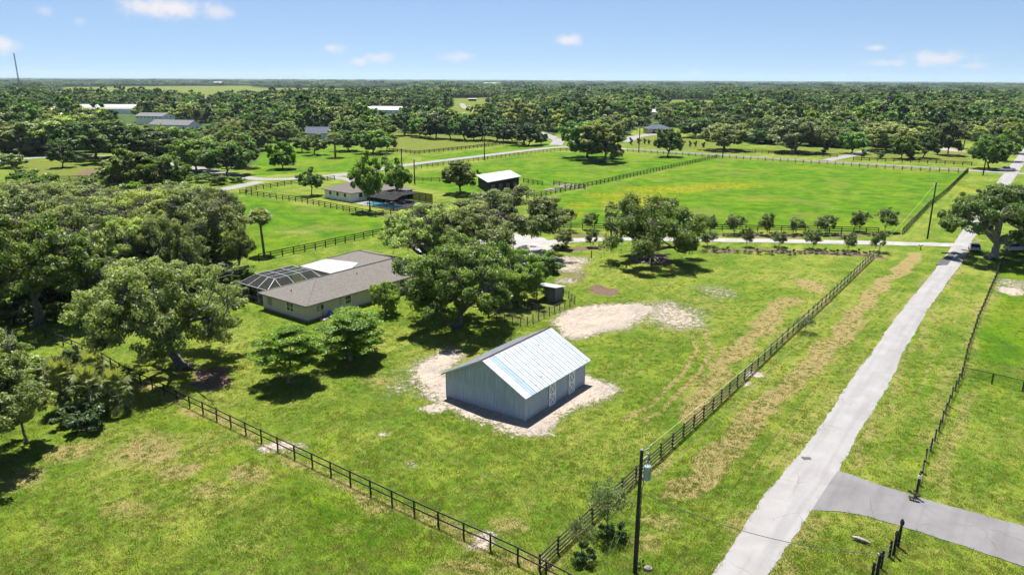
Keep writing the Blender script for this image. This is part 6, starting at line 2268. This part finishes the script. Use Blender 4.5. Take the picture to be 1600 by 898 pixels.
vehicle('pickup_truck', 1572, 268, 176, 'white pickup truck crossing the lane at the far crossroads', 'pickup', 'car_white')
vehicle('parked_car', 1522, 391, 64, 'white car parked on the grass under the massive dark oak', 'car', 'car_white')
vehicle('parked_car', 1587, 392, 15, 'white van like car half hidden behind the massive dark oak', 'suv', 'car_white')
vehicle('parked_car', 1600, 381, 20, 'grey car at the right edge behind the oak', 'car', 'car_grey')
vehicle('parked_car', 692, 385, 10, 'white car under the trees on the gravel yard', 'suv', 'car_white')
vehicle('parked_car', 745, 402, 80, 'pale car nearer on the gravel yard behind the oaks', 'car', 'car_white')
vehicle('parked_car', 452, 258, 20, 'white car parked under the compact bright tree', 'suv', 'car_white')

# ------------------------------------------------------------------ stones, log, roadside bits
rr = random.Random(9)
for k in range(26):
    a = 2 * math.pi * k / 26
    c = G(1016, 407)
    s_ = rr.uniform(.22, .4)
    mb = MB()
    mb.cyl((0, 0, -.05), (0, 0, s_ * .45), s_, s_ * .9, 7); mb.cyl((0, 0, s_ * .45), (.02, .01, s_ * .8), s_ * .9, s_ * .4, 7)
    o = mb.build('ring_stone', M['rock'])
    o.location = (c[0] + 2.7 * math.cos(a) + rr.uniform(-.2, .2), c[1] + 2.4 * math.sin(a) + rr.uniform(-.2, .2), 0)
    o.rotation_euler = (rr.uniform(-.2, .2), rr.uniform(-.2, .2), rr.uniform(0, 6))
    tag(o, 'pale stone in the ring round the weeping oak', 'stone', 'stones round the weeping oak')
p = G(1012, 889)
mb = MB(); mb.cyl((0, 0, -.05), (0, 0, .14), .30, .27, 8); mb.cyl((0, 0, .14), (.03, 0, .26), .27, .12, 8)
o = mb.build('rock', M['rock']); o.location = (p[0], p[1], 0); o.scale = (1.2, .8, 1); tag(o, 'flat pale rock beside the foot of the utility pole', 'rock')
a, b = G(1331, 841), G(1361, 851)
e = empty('timber_log', (a[0], a[1], 0)); tag(e, 'pale split log lying in the grass below the side drive', 'log')
T = TubeSet(); d = b - a
T.tube([(0, 0, .16), (d[0] * .3, d[1] * .3, .19), (d[0] * .7, d[1] * .7, .17), (d[0], d[1], .14)], [.09, .15, .14, .06], 8)
link(bpy.data.objects.new('stem', T.mesh('stem', M['bark_pale'])), e)
p = G(1438, 390)
e = empty('roadside_box', (p[0], p[1], 0), R(20)); tag(e, 'low white and black box on a post at the mouth of the driveway', 'box')
mb = MB(); mb.box(-.05, .05, -.05, .05, -.1, .75); mb.build('post', M['dark_post'], e)
mb = MB(); mb.box(-.42, .42, -.16, .16, .75, .95); mb.cyl((-.42, 0, .95), (.42, 0, .95), .16, .16, 12); mb.build('box', M['white'], e)
mb = MB(); mb.box(.42, .45, -.14, .14, .77, 1.05); mb.build('door', M['dark_metal'], e)
p = G(924, 402)
e = empty('yard_post', (p[0], p[1], 0)); tag(e, 'short dark post standing on the lawn by the driveway', 'post')
mb = MB(); mb.cyl((0, 0, -.1), (0, 0, 1.3), .09, .08, 8); mb.build('shaft', M['dark_post'], e)
mb = MB(); mb.bar((0, 0, 1.2), (.3, 0, 1.05), .06); mb.build('spout', M['dark_metal'], e)

# ------------------------------------------------------------------ air
mb = MB()
mb.box(-14000, 14000, -60, 16000, -1.5, 130)
haze = mb.build('haze', [])
tag(haze, kind='stuff')
hm = bpy.data.materials.new('haze_air')
hm.use_nodes = True
hm.node_tree.nodes.clear()
_o = hm.node_tree.nodes.new('ShaderNodeOutputMaterial')
_v = hm.node_tree.nodes.new('ShaderNodeVolumePrincipled')
_v.inputs['Color'].default_value = (.68, .85, 1, 1)
_v.inputs['Density'].default_value = 4.2e-5
_v.inputs['Anisotropy'].default_value = .2
hm.node_tree.links.new(_v.outputs[0], _o.inputs['Volume'])
haze.data.materials.append(hm)

# ------------------------------------------------------------------ grass on the near ground
def build_grass():
    rng = np.random.default_rng(77)
    n = GRASS_N
    # more tufts close to the camera, where they can be seen
    r = 36 + (190 - 36) * rng.random(n) ** 1.5
    th = rng.uniform(-.74, .74, n)
    x, y = r * np.sin(th), r * np.cos(th)
    u, v = proj_uv(np.stack([x, y, np.zeros(n)], -1))
    k = (u > -40) & (u < 1640) & (v < 930)
    x, y = x[k], y[k]
    sand, dry, lush, bare, field, flow = zones(*warp(x, y), x, y)
    keep = rng.random(len(x)) > np.clip(np.maximum(sand * 1.3, bare * 1.1), 0, 1)
    keep &= rng.random(len(x)) < .35 + .9 * fnoise(x, y, 3.0, 3)
    keep &= rng.random(len(x)) < 1 - sstep(np.hypot(x, y), 70, 180)
    for L_, R_ in ((road_l, road_r), (side_u, side_d)):
        poly = P2(L_) + P2(R_)[::-1]
        keep &= ~inside(x, y, poly)
    b = G(821, 658)
    c, s = math.cos(R(54.44)), math.sin(R(54.44))
    lx, ly = c * (x - b[0]) + s * (y - b[1]), -s * (x - b[0]) + c * (y - b[1])
    keep &= ~((lx > -.1) & (lx < 11.5) & (ly > -.1) & (ly < 10.2))
    b = G(481, 503)
    c, s = math.cos(R(52.86)), math.sin(R(52.86))
    lx, ly = c * (x - b[0]) + s * (y - b[1]), -s * (x - b[0]) + c * (y - b[1])
    keep &= ~((lx > -.1) & (lx < 27.2) & (ly > -.1) & (ly < 18.5))
    x, y, dry = x[keep], y[keep], dry[keep]
    n = len(x)
    protos = []
    for q in range(4):
        V, Tr, cols = [], [], []
        rq = np.random.default_rng(500 + q)
        for k in range(16):
            a, rr_ = rq.uniform(0, 6.28), .20 * math.sqrt(rq.random())
            bx, by = rr_ * math.cos(a), rr_ * math.sin(a)
            h = rq.uniform(.04, .11)
            dx, dy = rq.normal(0, .05), rq.normal(0, .05)
            w = rq.uniform(.012, .024)
            a2 = rq.uniform(0, 3.14)
            wx, wy = math.cos(a2) * w, math.sin(a2) * w
            i = len(V)
            V += [(bx - wx, by - wy, -.02), (bx + wx, by + wy, -.02), (bx + dx, by + dy, h)]
            Tr.append((i, i + 1, i + 2))
            t = rq.uniform(0, 1)
            cols += [(t, 0, 0, 1)] * 3
        me = mesh_np('tuft_mesh', np.array(V), tris=np.array(Tr), mats=[M['blade' if q < 3 else 'straw']], col=np.array(cols))
        protos.append(bpy.data.objects.new('tuft_mesh', me))
    sc = rng.uniform(.7, 1.7, (n, 1)) * np.ones((1, 3))
    rot = np.c_[np.zeros((n, 2)), rng.uniform(0, 6.28, n)]
    pick = np.where(rng.random(n) < np.clip(dry * .9, .02, .8), 3, rng.integers(0, 3, n))
    o = gn_scatter('grass', np.c_[x, y, np.full(n, -.03)], sc, rot, protos, pick)
    tag(o, 'short mown grass with straw tufts on the yard and verges', 'grass', kind='stuff')
    print('tufts', n)


GRASS_N = 190000
M['blade'] = leaf_mat('grass_blade', (.050, .108, .007), (.100, .178, .012), (.175, .24, .030), .38)
M['straw'] = leaf_mat('straw_blade', (.17, .145, .048), (.25, .195, .080), (.34, .27, .14), .3)
build_grass()
